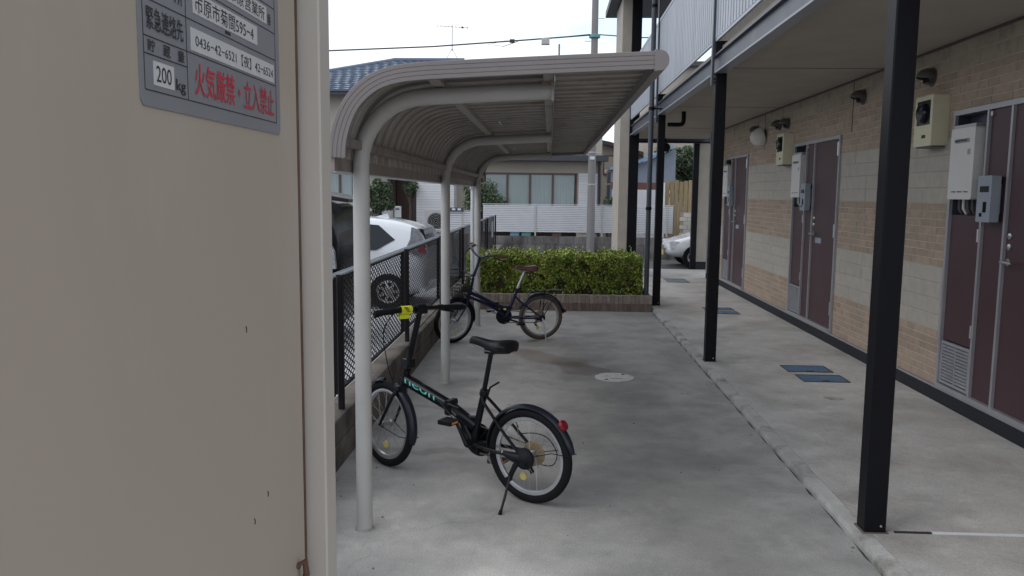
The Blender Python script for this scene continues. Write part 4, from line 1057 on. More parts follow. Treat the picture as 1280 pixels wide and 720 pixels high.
# yellow paper tag wrapped on the bar
tg = MB(); n = 16; vs = []
for i in range(n + 1):
    a = lerp(-.6, 2 * pi - 2.2, i / n)
    rr = .0195 if i < 11 else .024 + .003 * (i - 11)
    for yv in (.066, .140): vs.append((.72 + rr * cos(a + 1.4), yv, .964 + rr * sin(a + 1.4)))
tg.add(vs, [(2 * i, 2 * i + 1, 2 * i + 3, 2 * i + 2) for i in range(n)])
tg.box(.721, .723, .070, .138, .912, .955)
tg.box(.7375, .7395, .068, .136, .914, .97)
tago = tg.build('price_tag', m_yel, b1, False, S)
for i in range(5): MB().box(.6990, .6998, .085 + i * .004, .105 + i * .006, .952 + i * .006, .955 + i * .006).build('tag_print', m_ink, tago, False, S)
crankset(b1, I, (.362, 0, .262), radians(62), .095)
chain(b1, I, (.362, .262), (0, .2515), .078, .036, -.045)
dr = MB()
dr.tube([(.005, -.068, .25), (.01, -.07, .20), (.045, -.066, .165), (.02, -.06, .135)], [.012, .02, .016, .012], 8)
dr.lathe([(0, -.006), (.019, -.006), (.019, .006), (0, .006)], Matrix.Translation((.045, -.06, .165)) @ Matrix.Rotation(pi / 2, 4, 'X'), 12)
dr.build('derailleur', m_plastic, b1, True)
nb = MB().lathe([(0, 0), (.030, 0), (.05, .01), (.056, .014), (.056, .030), (.03, .038), (.012, .050), (0, .050)], Matrix.Translation((0, .032, .2515)) @ Matrix.Rotation(-pi / 2, 4, 'X'), 24)
nb.tube([(0, .05, .25), (.06, .055, .248), (.13, .052, .258)], [.030, .027, .014], 10)
nb.tube([(.13, .052, .2565), (.10, .052, .254)], .012, 8)
nb.build('band_brake', m_plastic, b1, True)
MB().tube([(.122, .053, .258), (.135, .053, .259)], .009, 8).build('brake_cable_end', m_steel, b1, True)
ks = MB().bevbox(-.02, .05, .060, .078, .215, .245, .006, 'y'); ks.tube([(.03, .072, .235), (.055, .085, .175), (.065, .09, .145)], [.016, .014, .012], 10)
ks.lathe([(0, -.012), (.015, -.012), (.015, .012), (0, .012)], Matrix.Translation((.07, .09, .14)) @ Matrix.Rotation(pi / 2, 4, 'X'), 12)
ks.tube([(.062, .092, .16), (.048, .155, .08), (.03, .228, .012)], .0065, 8); ks.tube([(.035, .214, .02), (.028, .236, .010)], .0095, 8)
ks.build('kickstand', m_plastic, b1, True)
rf = MB().lathe([(0, -.006), (.028, -.006), (.030, .004), (.026, .014), (0, .020)], Matrix.Translation((-.198, 0, .445)) @ Matrix.Rotation(radians(-55), 4, 'Y'), 18)
rf.build('rear_reflector', m_red, b1, True)
fst = MB()
for s in (-1, 1): fst.tube([(0, s * .055, .252), (-.15, s * .03, .30), (-.262, s * .026, .30)], .0025, 6)
fst.build('fender_stay', m_plastic, b1, True)
fs2 = MB()
for s in (-1, 1): fs2.tube([(1.008, s * .055, .2515), (.85, s * .03, .21), (.742, s * .027, .22)], .0025, 6)
fs2.build('fender_stay', m_plastic, b1, True, S)
MB().bevbox(.86, .90, -.035, .035, .475, .50, .006, 'y').build('front_brake', m_plastic, b1, False, S)
# teal lettering on the left side of the main tube
me, u, v = text_mesh('neon', 0, 1, 0, 1)
import bmesh
bmm = bmesh.new(); bmm.from_mesh(me)
for i_, vt in enumerate(bmm.verts): vt.co = (u[i_], v[i_], 0)
for q_ in range(1, 12):
    bmesh.ops.bisect_plane(bmm, geom=bmm.verts[:] + bmm.edges[:] + bmm.faces[:], plane_co=(0, q_ / 12, 0), plane_no=(0, 1, 0))
bmm.to_mesh(me); bmm.free()
u = [p.co.x for p in me.vertices]; v = [p.co.y for p in me.vertices]
L0, L1 = Vector((.815, 0, .5338)), Vector((.60, 0, .4634))
co = []
for uu, vv in zip(u, v):
    p = L0.lerp(L1, uu); ang = radians(lerp(-2, 66, vv)); nr = Vector((.31, 0, .95))
    p = p + Vector((0, 1, 0)) * .0352 * cos(ang) + nr * .0352 * sin(ang); co.append(p)
me.vertices.foreach_set('co', np.array(co, 'f').ravel()); me.materials.clear(); me.materials.append(m_teal); me.update(); ob('lettering', me, b1)

# --- navy folding bicycle with basket, behind
b2 = empty('folding_bicycle', (-.082, 8.951, 0), (-radians(3), 0, atan2(-.297, -.955)), label='navy blue folding bicycle with brown saddle, wire basket and rear rack near the hedge', cat='bicycle')
H2 = (0, 0, .2515); S2 = steer((.83, 0, .44), (.755, 0, .72), radians(24))
wheel(b2, I, H2, m_rim2, m_tan, -1.3, True)
wheel(b2, S2, (.985, 0, .2515), m_rim2, m_rubber, -1.9)
fender(b2, I, H2, .275, 172, 22, m_navy, name='rear_fender')
fender(b2, S2, (.985, 0, .2515), .272, 190, 80, m_navy, name='front_fender')
fr = MB()
fr.tube(smooth_path([(.81, 0, .545), (.70, 0, .50), (.55, 0, .42), (.44, 0, .375), (.33, 0, .37)], 4), .022, 14)
fr.tube(smooth_path([(.82, 0, .50), (.68, 0, .44), (.52, 0, .36), (.40, 0, .27)], 4), .017, 12)
fr.tube([(.40, 0, .255), (.33, 0, .42), (.28, 0, .56)], .018, 12)
for s in (-1, 1):
    fr.tube([(.30, s * .012, .50), (.25, s * .04, .44), (0, s * .062, .252)], .009, 8); fr.tube([(.39, s * .02, .262), (.25, s * .045, .255), (0, s * .062, .25)], .010, 8)
fr.tube([(.83, 0, .455), (.79, 0, .60)], .022, 14)
fr.build('frame', m_navy, b2, True)
MB().bevbox(.49, .53, -.034, .034, .36, .44, .006, 'y').build('frame_hinge', m_plastic, b2)
MB().bevbox(.40, .43, -.024, .024, .345, .365, .004, 'y').build('frame_sticker', m_yel, b2)
MB().tube([(.30, 0, .52), (.195, 0, .775)], .0135, 12).build('seat_post', m_steel, b2, True)
MB().lathe([(.024, 0), (.024, .035)], Matrix.Translation((.285, 0, .545)) @ Matrix.Rotation(radians(-18), 4, 'Y'), 14).build('seat_clamp', m_plastic, b2, True)
for z in (.60, .625): MB().lathe([(.0145, 0), (.0145, .012)], Matrix.Translation((.30 - (z - .52) * .41, 0, z)) @ Matrix.Rotation(radians(-22), 4, 'Y'), 12).build('post_band', m_white, b2, True)
saddle(b2, I, (.185, 0, .81), m_brown, .25, .085)
fk = MB()
for s in (-1, 1): fk.tube([(.845, s * .03, .46), (.86, s * .045, .43), (.92, s * .05, .34), (.985, s * .052, .2515)], [.012, .012, .010, .008], 10)
fk.tube([(.845, -.04, .46), (.845, .04, .46)], .014, 10); fk.build('fork', m_navy, b2, True, S2)
sm_ = MB().tube(smooth_path([(.79, 0, .60), (.765, 0, .72), (.715, 0, .86), (.70, 0, .93)], 4), .015, 12); sm_.build('stem', m_navy, b2, True, S2)
MB().lathe([(.018, 0), (.018, .02)], Matrix.Translation((.762, 0, .70)) @ Matrix.Rotation(radians(-16), 4, 'Y'), 12).build('stem_band', m_white, b2, True, S2)
hb = smooth_path([(.58, -.29, .985), (.64, -.24, .99), (.70, -.15, .975), (.70, -.06, .935), (.70, 0, .93), (.70, .06, .935), (.70, .15, .975), (.64, .24, .99), (.58, .29, .985)], 5)
MB().tube(hb, .011, 12).build('handlebar', m_navy, b2, True, S2)
for s in (-1, 1):
    MB().tube([(.645, s * .235, .990), (.58, s * .29, .985), (.555, s * .31, .982)], .0165, 10).build('grip', m_gripb, b2, True, S2)
    MB().tube([(.68, s * .20, .985), (.68, s * .25, .965), (.62, s * .30, .945), (.59, s * .32, .94)], [.009, .007, .006, .006], 8).build('brake_lever', m_plastic, b2, True, S2)
MB().lathe([(0, 0), (.024, 0), (.022, .014), (.01, .022), (0, .022)], Matrix.Translation((.69, .12, .985)), 16).build('bell', m_steel, b2, True, S2)
cbl = MB(); cbl.tube(smooth_path([(.70, .19, .98), (.84, .16, .86), (.86, .05, .68), (.85, .03, .5)], 6), .003, 6); cbl.tube(smooth_path([(.70, -.19, .98), (.88, -.14, .84), (.84, -.03, .66), (.6, -.03, .45)], 6), .003, 6)
cbl.build('brake_cable', m_plastic, b2, True, S2)
bk = MB(); x0, x1, hw = .88, 1.10, .15
def ring(z, k, r=.0035):
    a, b, c_ = x0 + .02 * (1 - k), x1 - .035 * (1 - k), hw * (0.8 + .2 * k)
    bk.tube([(a, -c_, z), (b, -c_, z), (b, c_, z), (a, c_, z)], r, 5, False, True)
ring(.775, 1, .006)
for i, z in enumerate((.735, .695, .655, .615, .575)): ring(z, 1 - (i + 1) / 6, .0032)
ring(.545, 0, .004)
for i in range(9):
    t = i / 8
    for s in (-1, 1):
        xx = lerp(x0, x1, t); xb = lerp(x0 + .02, x1 - .035, t)
        bk.tube([(xx, s * hw, .775), (xb, s * hw * .8, .545)], .0028, 4)
    yv = lerp(-hw, hw, t)
    bk.tube([(x1, yv, .775), (x1 - .035, yv * .8, .545)], .0028, 4); bk.tube([(x0, yv, .775), (x0 + .02, yv * .8, .545)], .0028, 4)
    bk.tube([(x0 + .02, yv * .8, .545), (x1 - .035, yv * .8, .545)], .0028, 4)
bk.build('basket', m_plastic, b2, True, S2)
MB().lathe([(0, 0), (.028, .0), (.034, .03), (.03, .05), (0, .052)], Matrix.Translation((.90, 0, .50)) @ Matrix.Rotation(pi / 2, 4, 'Y'), 16).build('headlamp', m_plastic, b2, True, S2)
crankset(b2, I, (.405, 0, .262), radians(200), .072, m_plastic, True)
chain(b2, I, (.405, .262), (0, .2515), .07, .034, -.045)
nb = MB().lathe([(0, 0), (.020, 0), (.035, .012), (.035, .026), (.009, .04), (0, .04)], Matrix.Translation((0, .034, .2515)) @ Matrix.Rotation(-pi / 2, 4, 'X'), 20)
nb.tube([(0, .055, .2515), (.06, .055, .23)], .009, 8); nb.build('band_brake', m_plastic, b2, True)
dr = MB().tube([(.005, -.068, .25), (.01, -.07, .20), (.045, -.066, .165), (.02, -.06, .135)], [.012, .02, .016, .012], 8); dr.build('derailleur', m_plastic, b2, True)
rk = MB()
for s in (-1, 1):
    rk.tube([(.16, s * .035, .50), (.13, s * .05, .545), (-.20, s * .055, .548), (-.225, s * .04, .55)], .005, 8)
    rk.tube([(-.17, s * .055, .547), (0, s * .07, .255)], .0045, 8); rk.tube([(-.02, s * .055, .547), (0, s * .07, .255)], .0045, 8)
for x in (.10, .02, -.07, -.16, -.225): rk.tube([(x, -.055, .548), (x, .055, .548)], .0045, 8)
rk.build('rear_rack', m_black, b2, True)
MB().tube([(.10, .0, .556), (-.2, 0, .558)], .004, 6).build('rack_clip', m_steel, b2, True)
MB().bevbox(-.29, -.268, -.022, .022, .30, .345, .004, 'x').build('rear_reflector', m_red, b2)
ks = MB().tube([(.0, .07, .25), (-.015, .09, .19), (-.02, .125, .10), (-.02, .16, .018)], [.010, .008, .007, .007], 8); ks.build('kickstand', m_steel, b2, True)

# ---------------------------------------------------------------- VEHICLES
def car(name, loc, rz, L, Wd, St, paint, label, cat, wins, lamps, wheel_x, wr=.30, extra=None):
    r = empty(name, loc, (0, 0, rz), label=label, cat=cat)
    # St: x, z_bottom, z_belt, z_roof, half width, half width at roof
    vs = []; n = 0
    def sec(s):
        x, zb_, zl, zr, w_, wt = s
        half = [(0, zb_), (w_ * .82, zb_), (w_ * .97, zb_ + .09), (w_, lerp(zb_, zl, .55)), (w_ * .975, zl), (lerp(w_ * .975, wt, .85), lerp(zl, zr, .86)), (wt * .82, zr - .01), (0, zr)]
        return [(x, y, z) for y, z in half] + [(x, -y, z) for y, z in reversed(half[1:-1])]
    for s in St: vs += sec(s)
    k = 14
    fs = [(i * k + j, i * k + (j + 1) % k, (i + 1) * k + (j + 1) % k, (i + 1) * k + j) for i in range(len(St) - 1) for j in range(k)]
    fs += [tuple(range(k)), tuple((len(St) - 1) * k + j for j in range(k))]
    mb = MB().add(vs, fs); bd = mb.build('body', paint, r, True)
    sb = bd.modifiers.new('s', 'SUBSURF'); sb.levels = 2; sb.render_levels = 2
    def interp(x):
        for a, b in zip(St[:-1], St[1:]):
            if a[0] <= x <= b[0]:
                t = (x - a[0]) / max(1e-6, b[0] - a[0]); return [lerp(p, q, t) for p, q in zip(a, b)]
        return St[-1]
    for wpoly in wins:   # list of (x, fraction belt->roof)
        for s in (-1, 1):
            g = MB(); P_ = []
            for x, f in wpoly:
                q = interp(x); y = lerp(q[4] * .975, lerp(q[4] * .975, q[5], .85), f / .86) ; z = lerp(q[2], q[3], f)
                P_.append((x, s * (y + .004), z))
            Q_ = [(x, y - s * .03, z) for x, y, z in P_]; m_ = len(P_)
            g.add(P_ + Q_, [tuple(range(m_)), tuple(range(2 * m_ - 1, m_ - 1, -1))] + [(i, (i + 1) % m_, m_ + (i + 1) % m_, m_ + i) for i in range(m_)])
            g.build('side_window', m_dglass, r)
    for (x0, x1, y0, y1, z0, z1, m_, nm) in lamps:
        MB().bevbox(x0, x1, y0, y1, z0, z1, .02, 'y').build(nm, m_, r)
    for x in wheel_x:
        for s in (-1, 1):
            w_ = MB().lathe([(wr * .62, -.09), (wr * .95, -.10), (wr, -.07), (wr, .07), (wr * .95, .10), (wr * .62, .09)], Matrix.Translation((x, s * (Wd / 2 - .10), wr)) @ Matrix.Rotation(pi / 2, 4, 'X'), 28, False).build('wheel', m_rubber, r, True)
            MB().lathe([(0, .05), (wr * .55, .075), (wr * .63, .085), (wr * .63, 0.0), (0, .0)] if s < 0 else [(0, -.05), (wr * .55, -.075), (wr * .63, -.085), (wr * .63, 0), (0, 0)], Matrix.Translation((x, s * (Wd / 2 - .10), wr)) @ Matrix.Rotation(pi / 2, 4, 'X'), 20).build('rim', m_rim2, w_, True)
            yo = s * (Wd / 2 - .10 + .078)
            for k_ in range(7):
                a_ = k_ * 2 * pi / 7
                c0, c1 = .24 * wr, .53 * wr
                P_ = [(x + c0 * cos(a_), yo - .002, wr + c0 * sin(a_)), (x + c1 * cos(a_ - .30), yo, wr + c1 * sin(a_ - .30)), (x + c1 * cos(a_ + .30), yo, wr + c1 * sin(a_ + .30))]
                Q_ = [(p[0], p[1] - s * .03, p[2]) for p in P_]
                MB().add(P_ + Q_, [(0, 1, 2), (5, 4, 3), (0, 3, 4, 1), (1, 4, 5, 2), (2, 5, 3, 0)]).build('rim_opening', m_dark, w_)
    if extra: extra(r)
    return r
# white hatchback, rear towards the fence
St = [(0, .36, .80, .98, .60, .50), (.05, .28, .88, 1.12, .80, .60), (.16, .22, .95, 1.34, .835, .62), (.5, .2, .97, 1.44, .845, .62), (.9, .2, .95, 1.485, .85, .62), (1.5, .2, .91, 1.50, .85, .62), (2.1, .2, .89, 1.48, .85, .61), (2.6, .2, .88, 1.36, .85, .58), (3.1, .2, .88, 1.02, .85, .62), (3.5, .22, .84, .92, .83, .64), (3.85, .26, .70, .78, .76, .6), (3.98, .34, .6, .66, .6, .48)]
def ex(r):
    MB().tube([(1.06, .868, .83), (1.12, .885, .835), (1.24, .885, .84), (1.30, .868, .84)], .012, 8).build('door_handle', m_carw, r, True)
    MB().tube([(1.06, -.868, .83), (1.12, -.885, .835), (1.24, -.885, .84), (1.30, -.868, .84)], .012, 8).build('door_handle', m_carw, r, True)
    MB().add([(.015, -.5, 1.0), (.015, .5, 1.0), (.10, .5, 1.30), (.10, -.5, 1.30), (.10, -.5, 1.0), (.10, .5, 1.0), (.2, .5, 1.30), (.2, -.5, 1.30)], [(0, 1, 2, 3), (4, 7, 6, 5), (0, 4, 5, 1), (1, 5, 6, 2), (2, 6, 7, 3), (3, 7, 4, 0)]).build('rear_window', m_dglass, r)
    for s in (-1, 1):
        MB().prism([(.02, .90), (.03, 1.10), (.12, 1.30), (.24, 1.34), (.26, 1.15), (.34, .98), (.2, .90)], .05, 'y', s * .80 - .025).build('tail_lamp', m_lampc, r)
        MB().prism([(.015, .92), (.025, 1.08), (.10, 1.10), (.14, .95)], .05, 'y', s * .806 - .025).build('brake_lamp', m_lampr, r)
    MB().tube([(.06, -.875, .33), (.06, -.6, .33), (-.01, 0, .33), (.06, .6, .33), (.06, .875, .33)], .05, 8).build('bumper_lip', m_carw, r, True)
    MB().add([(1.9, -.06, 1.50), (1.9, .06, 1.50), (1.55, 0, 1.57)], [(0, 1, 2), (0, 2, 1)]) 
    MB().prism([(.75, 1.46), (1.0, 1.475), (.78, 1.53)], .03, 'y', -.015).build('roof_antenna', m_carw, r)
wins = [[(.52, .35), (.80, .78), (1.35, .84), (1.35, .04), (.80, .04)], [(1.40, .80), (2.05, .80), (2.05, .06), (1.40, .08)], [(2.1, .80), (2.35, .72), (2.9, .2), (2.9, .04), (2.1, .06)]]
car('parked_car', (-1.95, 13.75, -.28), pi, 4, 1.7, St, m_carw, 'white hatchback car parked behind the mesh fence, its rear toward the shelter', 'car', wins, [(3.82, 3.95, .45, .72, .62, .74, m_lampw, 'headlight'), (3.82, 3.95, -.72, -.45, .62, .74, m_lampw, 'headlight')], (.62, 3.2), .30, ex)
# black people carrier
St = [(0, .40, .98, 1.22, .66, .52), (.05, .3, 1.02, 1.36, .82, .6), (.14, .24, 1.04, 1.62, .86, .66), (.32, .22, 1.04, 1.80, .87, .68), (.8, .22, 1.03, 1.85, .87, .69), (2.2, .22, 1.0, 1.86, .87, .69), (3.0, .22, .98, 1.76, .87, .66), (3.5, .22, .98, 1.30, .87, .66), (3.9, .22, .96, 1.06, .86, .68), (4.3, .26, .86, .94, .80, .62), (4.45, .36, .7, .76, .62, .5)]
def ex2(r):
    MB().add([(-.10, -.60, 1.80), (-.10, .60, 1.80), (.4, .62, 1.885), (.4, -.62, 1.885), (-.08, -.6, 1.76), (-.08, .6, 1.76), (.4, .62, 1.82), (.4, -.62, 1.82)], [(0, 1, 2, 3), (4, 7, 6, 5), (0, 4, 5, 1), (1, 5, 6, 2), (2, 6, 7, 3), (3, 7, 4, 0)]).build('spoiler', m_cark, r)
    for s in (-1, 1):
        MB().prism([(.0, 1.0), (.02, 1.2), (.10, 1.36), (.28, 1.2), (.34, 1.0)], .06, 'y', s * .845 - .03).build('tail_lamp', m_lampc, r)
        MB().box(.35, 4.1, min(s * .872, s * .885), max(s * .872, s * .885), 1.02, 1.05).build('chrome_strip', m_steel, r)
        MB().box(.5, 3.4, min(s * .70, s * .72), max(s * .70, s * .72), 1.84, 1.875).build('roof_rail', m_lip, r)
    MB().add([(.035, -.6, 1.25), (.035, .6, 1.25), (.13, .55, 1.70), (.13, -.55, 1.70), (.1, -.6, 1.25), (.1, .6, 1.25), (.2, .55, 1.74), (.2, -.55, 1.74)], [(0, 1, 2, 3), (4, 7, 6, 5), (0, 4, 5, 1), (1, 5, 6, 2), (2, 6, 7, 3), (3, 7, 4, 0)]).build('rear_window', m_dglass, r)
wins = [[(.42, .2), (.42, .78), (1.3, .82), (1.3, .1), (.5, .1)], [(1.38, .82), (2.4, .82), (2.4, .08), (1.38, .1)], [(2.46, .82), (2.9, .74), (3.4, .3), (3.4, .1), (2.46, .08)]]
car('parked_van', (-2.45, 10.15, -.28), pi, 4.4, 1.74, St, m_cark, 'black people carrier parked behind the fence, mostly hidden by the near shelter post', 'van', wins, [(4.3, 4.44, .45, .75, .75, .88, m_lampw, 'headlight'), (4.3, 4.44, -.75, -.45, .75, .88, m_lampw, 'headlight')], (.75, 3.5), .33, ex2)
# small white car on the street at the right, front to the left
St = [(0, .40, .62, 1.2, .55, .48), (.05, .28, .9, 1.38, .72, .55), (.3, .2, .9, 1.5, .74, .58), (1.2, .2, .88, 1.53, .74, .6), (2.0, .2, .86, 1.48, .74, .58), (2.3, .2, .80, 1.10, .74, .58), (2.55, .2, .74, .82, .74, .62), (3.0, .22, .64, .71, .72, .6), (3.25, .26, .56, .63, .66, .52), (3.38, .34, .46, .53, .52, .4)]
def ex3(r):
    MB().bevbox(3.385, 3.40, -.16, .16, .28, .44, .004, 'x').build('number_plate', m_amber, r)
    MB().tube([(3.365, -.4, .44), (3.41, 0, .445), (3.365, .4, .44)], .018, 8).build('grille_bar', m_steel, r)
    MB().lathe([(0, 0), (.05, 0), (.045, .012), (0, .015)], Matrix.Translation((3.375, 0, .50)) @ Matrix.Rotation(pi / 2, 4, 'Y'), 16).build('badge', m_steel, r)
wins = [[(.3, .15), (.35, .8), (1.1, .84), (1.1, .05)], [(1.16, .84), (1.95, .8), (2.35, .3), (2.35, .06), (1.16, .05)]]
car('parked_car', (6.08, 19.45, -.06), pi, 3.4, 1.48, St, m_carw, 'small white car with only its front showing at the far end of the walkway', 'car', wins, [(3.08, 3.31, .40, .66, .46, .62, m_lampw, 'headlight'), (3.08, 3.31, -.66, -.40, .46, .62, m_lampw, 'headlight')], (.55, 2.75), .27, ex3)

# ---------------------------------------------------------------- STREET: block wall, slat fence, pole
sw = empty('street_wall', (0.5, 21.3, 0), label='grey stained concrete block wall running below the white slat fence', cat='block wall')
random.seed(9)
for row in range(3):
    x = -1.75 + (row % 2) * .2
    while x < 3.55:
        MB().bevbox(x + .004 - .5, min(x + .396, 3.6) - .5, 0, .15, -.1 + row * .205, .098 + row * .205, .006, 'z').build('block', m_bwall, sw); x += .4
MB().box(-2.25, 3.1, .03, .12, -.3, .50).build('core', m_mort2, sw)
MB().box(-2.25, 3.1, -.25, -.02, -.3, -.05).build('footing', m_bwall, sw)
def slatfence(x0, x1, y, z0, z1, n, posts_, label, group):
    r = empty('slat_fence', (x0, y, z0), label=label, cat='fence', group=group)
    w_ = x1 - x0; H_ = z1 - z0; p = H_ / n
    edges = [0] + [q - x0 for q in posts_] + [w_]
    for q in posts_: MB().bevbox(q - x0 - .02, q - x0 + .02, -.03, .04, -.10, H_ + .01, .004, 'z').build('post', m_acg, r)
    for a, b in zip(edges[:-1], edges[1:]):
        if b - a < .1: continue
        sl = MB().bevbox(a + .022, b - .022, -.012, .012, 0, p * .80, .003, 'x').mesh('slat', m_slat)
        for i in range(n): ob('slat', sl, r, (0, 0, i * p))
        MB().box(a + .022, b - .022, .016, .02, 0, H_ - .01).build('backing', m_slatg, r)
    MB().box(0, w_, -.02, .025, H_ + .012, H_ + .026).build('top_cap', m_slat, r)
    return r
slatfence(-1.75, 3.22, 21.36, .62, 1.32, 15, [-.36, 1.37, 3.05], 'long white horizontal slat fence on the grey block wall across the street', None)
slatfence(-2.75, -1.8, 21.6, .55, 1.14, 10, [-2.3], 'shorter and lower white slat fence panel left of the long one, behind the shelter posts', None)
tb = [(-.9, m_shedr), (-.6, m_teali), (0.2, m_redb), (.9, m_hbeige), (2.6, m_white)]
for (x, m_), lb in zip(tb, ('pale blue', 'teal', 'reddish brown', 'beige', 'white')):
    t_ = MB().bevbox(x - .12, x + .12, 21.40, 21.52, .515, .60, .01, 'z').bevbox(x - .13, x + .13, 21.39, 21.53, .60, .615, .004, 'z').build('storage_box', m_, None)
    tag(t_, f'{lb} box glimpsed in the gap under the white slat fence', 'box')
sg = empty('fence_sign', (-2.42, 21.55, 1.13), label='small dark sign with pale symbols above the lower white fence panel', cat='sign')
MB().bevbox(-.36, .16, -.01, .01, 0, .10, .004, 'x').build('plate', m_beam, sg)
for i in range(3): MB().box(-.30 + i * .15, -.21 + i * .15, -.013, -.0105, .03, .08).build('symbol', m_slat, sg)
cw = empty('cream_block_wall', (3.35, 20.9, -.06), label='cream block wall behind the small white car at the right', cat='block wall')
MB().box(.0, 2.2, .02, .14, 0, 1.24).build('core', m_mort2, cw)
bl = MB().bevbox(.004, .194, 0, .03, .004, .098, .004, 'y').mesh('block', m_cwall)
for i in range(12):
    for j in range(11): ob('block', bl, cw, (j * .198 + (i % 2) * .09 - .05, 0, i * .102))
up_ = empty('utility_pole', (1.06, 20.95, -.1), label='grey concrete utility pole standing behind the hedge', cat='utility pole')
MB().tube([(0, 0, 0), (0, 0, 4), (0, 0, 9.5)], [.105, .09, .07], 20).build('pole', m_pole, up_, True)
for i in range(8):
    z = 2.2 + i * .55; s = 1 if i % 2 else -1
    MB().cyl((s * .09, 0, z), (s * .24, 0, z), .010, 6).build('step_bolt', m_hand, up_, True)
for z in (1.95, 2.75, 3.6): MB().lathe([(.104, 0), (.104, .03)], Matrix.Translation((0, 0, z)), 20).build('band', m_acg, up_, True)
MB().bevbox(-.06, .06, -.11, -.099, 2.58, 2.66, .003, 'x').build('number_plate', m_slat, up_)
MB().lathe([(.11, -.03), (.14, -.02), (.14, .05), (.11, .06)], Matrix.Translation((0, 0, 5.60)), 16).build('cable_clamp', m_teali, up_, True)
wc = MB().tube([(-25, 20.9, 4.0), (-12, 20.9, 4.78), (-5.7, 20.9, 5.14), (-3, 20.9, 5.25), (-.6, 20.9, 5.42), (.95, 20.9, 5.54)], .018, 6)
tag(wc.build('power_cable', m_cable, None, True), 'black overhead cable running from the left edge to the utility pole', 'cable')
wc = MB().tube([(.95, 20.9, 5.56), (-.3, 20.9, 5.44), (-1.2, 20.9, 5.39), (-1.6, 20.9, 5.30), (-1.2, 20.9, 5.26), (-.85, 20.9, 5.38)], .008, 5)
tag(wc.build('cable_loop', m_cable, None, True), 'thin drooping cable loop left of the junction box', 'cable')
tag(MB().tube([(1.15, 20.9, 5.55), (2.2, 20.9, 5.48), (9, 20.9, 5.5)], .014, 6).build('power_cable', m_cable, None, True), 'black overhead cable right of the utility pole', 'cable')
jb_ = empty('junction_box', (-.16, 20.9, 5.30), label='grey junction box hanging on the overhead cable', cat='junction box')
MB().bevbox(-.10, .10, -.06, .06, 0, .15, .015, 'x').build('casing', m_acg, jb_); MB().box(-.02, .02, -.01, .01, .15, .17).build('hanger', m_cable, jb_)
tag(MB().bevbox(-1.05, -.93, 20.85, 20.95, 5.35, 5.43, .01, 'x').build('cable_splice', m_cable), 'small dark splice on the overhead cable near the roof aerial', 'cable splice')

# ---------------------------------------------------------------- HOUSES
h1 = empty('house', (-3, 24, 0), label='two storey beige house with blue tiled roof and brown framed glass doors across the street', cat='house')
HM1 = Matrix.Translation((3, -24, 0))
def hp(mb, name, m, parent=None): return mb.build(name, m, parent or h1, False, HM1)
fw = MB()   # ground floor front wall with openings
fw.box(-8.5, -7.4, 24, 24.2, -.3, 2.55); fw.box(-7.4, -5.75, 24, 24.2, -.3, 1.45); fw.box(-7.4, -5.75, 24, 24.2, 2.46, 2.55)
fw.box(-5.75, -4.75, 24, 24.2, -.3, 2.55); fw.box(-3.0, -1.95, 24, 24.2, -.3, 2.55)
fw.box(-1.95, .80, 24, 24.2, 2.22, 2.55); fw.box(.80, 1.50, 24, 24.2, -.3, 2.55)
fw.box(-8.5, 1.50, 25.5, 25.7, -.3, 4.4); fw.box(1.3, 1.50, 24.2, 25.5, -.3, 2.55)
hp(fw, 'wall', m_hbeige)
hp(MB().box(-8.5, 1.5, 24.0, 25.5, 2.72, 4.45), 'upper_storey', m_hbeige)
def window(x0, x1, z0, z1, y, n, glass, parent=None):
    f = MB(); f.box(x0, x1, y - .03, y + .06, z1 - .05, z1); f.box(x0, x1, y - .04, y + .06, z0, z0 + .05); f.box(x0, x0 + .05, y - .03, y + .06, z0 + .05, z1 - .05); f.box(x1 - .05, x1, y - .03, y + .06, z0 + .05, z1 - .05)
    fo = hp(f, 'window', m_wframe)
    w_ = (x1 - x0 - .1) / n
    for i in range(n):
        a = x0 + .05 + i * w_
        if i: MB().box(a - .03, a + .03, y - .025, y + .05, z0 + .051, z1 - .051).build('mullion', m_wframe, fo, False, HM1)
        MB().box(a + .031, a + w_ - .031, y + .01 + .015 * (i % 2), y + .02 + .015 * (i % 2), z0 + .051, z1 - .051).build('pane', glass, fo, False, HM1)
window(-1.95, .80, .55, 2.22, 24.02, 4, m_curt)
window(-7.4, -5.75, 1.45, 2.46, 24.02, 4, m_curt)
for i in range(22): hp(MB().box(.84, 1.44, 23.975, 23.999, .5 + i * .078, .5 + i * .078 + .072), 'siding_board', m_hwhite)
hp(MB().box(-4.75, -3.0, 25.2, 25.3, -.3, 2.5), 'porch_wall', m_hbrown)
hp(MB().box(-4.70, -3.9, 25.1, 25.19, -.2, 2.2), 'front_door', m_wframe)
hp(MB().box(-4.75, -4.65, 23.9, 24.0, -.3, 2.54), 'porch_post', m_hbrown); hp(MB().box(-4.0, -3.82, 23.9, 24.05, -.3, 2.54), 'porch_post', m_hbrown)
for i in range(30): hp(MB().box(-3.80, -2.72, 23.3, 24.0, .3 + i * .075, .3 + i * .075 + .069), 'siding_board', m_hwhite)
hp(MB().box(-3.79, -2.74, 23.32, 24.0, -.3, 2.5), 'porch_core', m_slatg)
hp(MB().box(-8.6, 1.66, 23.5, 24.0, 2.555, 2.715), 'lower_eave', m_gutd)
hp(MB().tube([(1.42, 23.93, 2.55), (1.42, 23.93, 0)], .04, 8), 'downspout', m_gutd)
hp(MB().box(-8.8, 1.8, 23.45, 23.6, 4.36, 4.48), 'gutter', m_gutd)
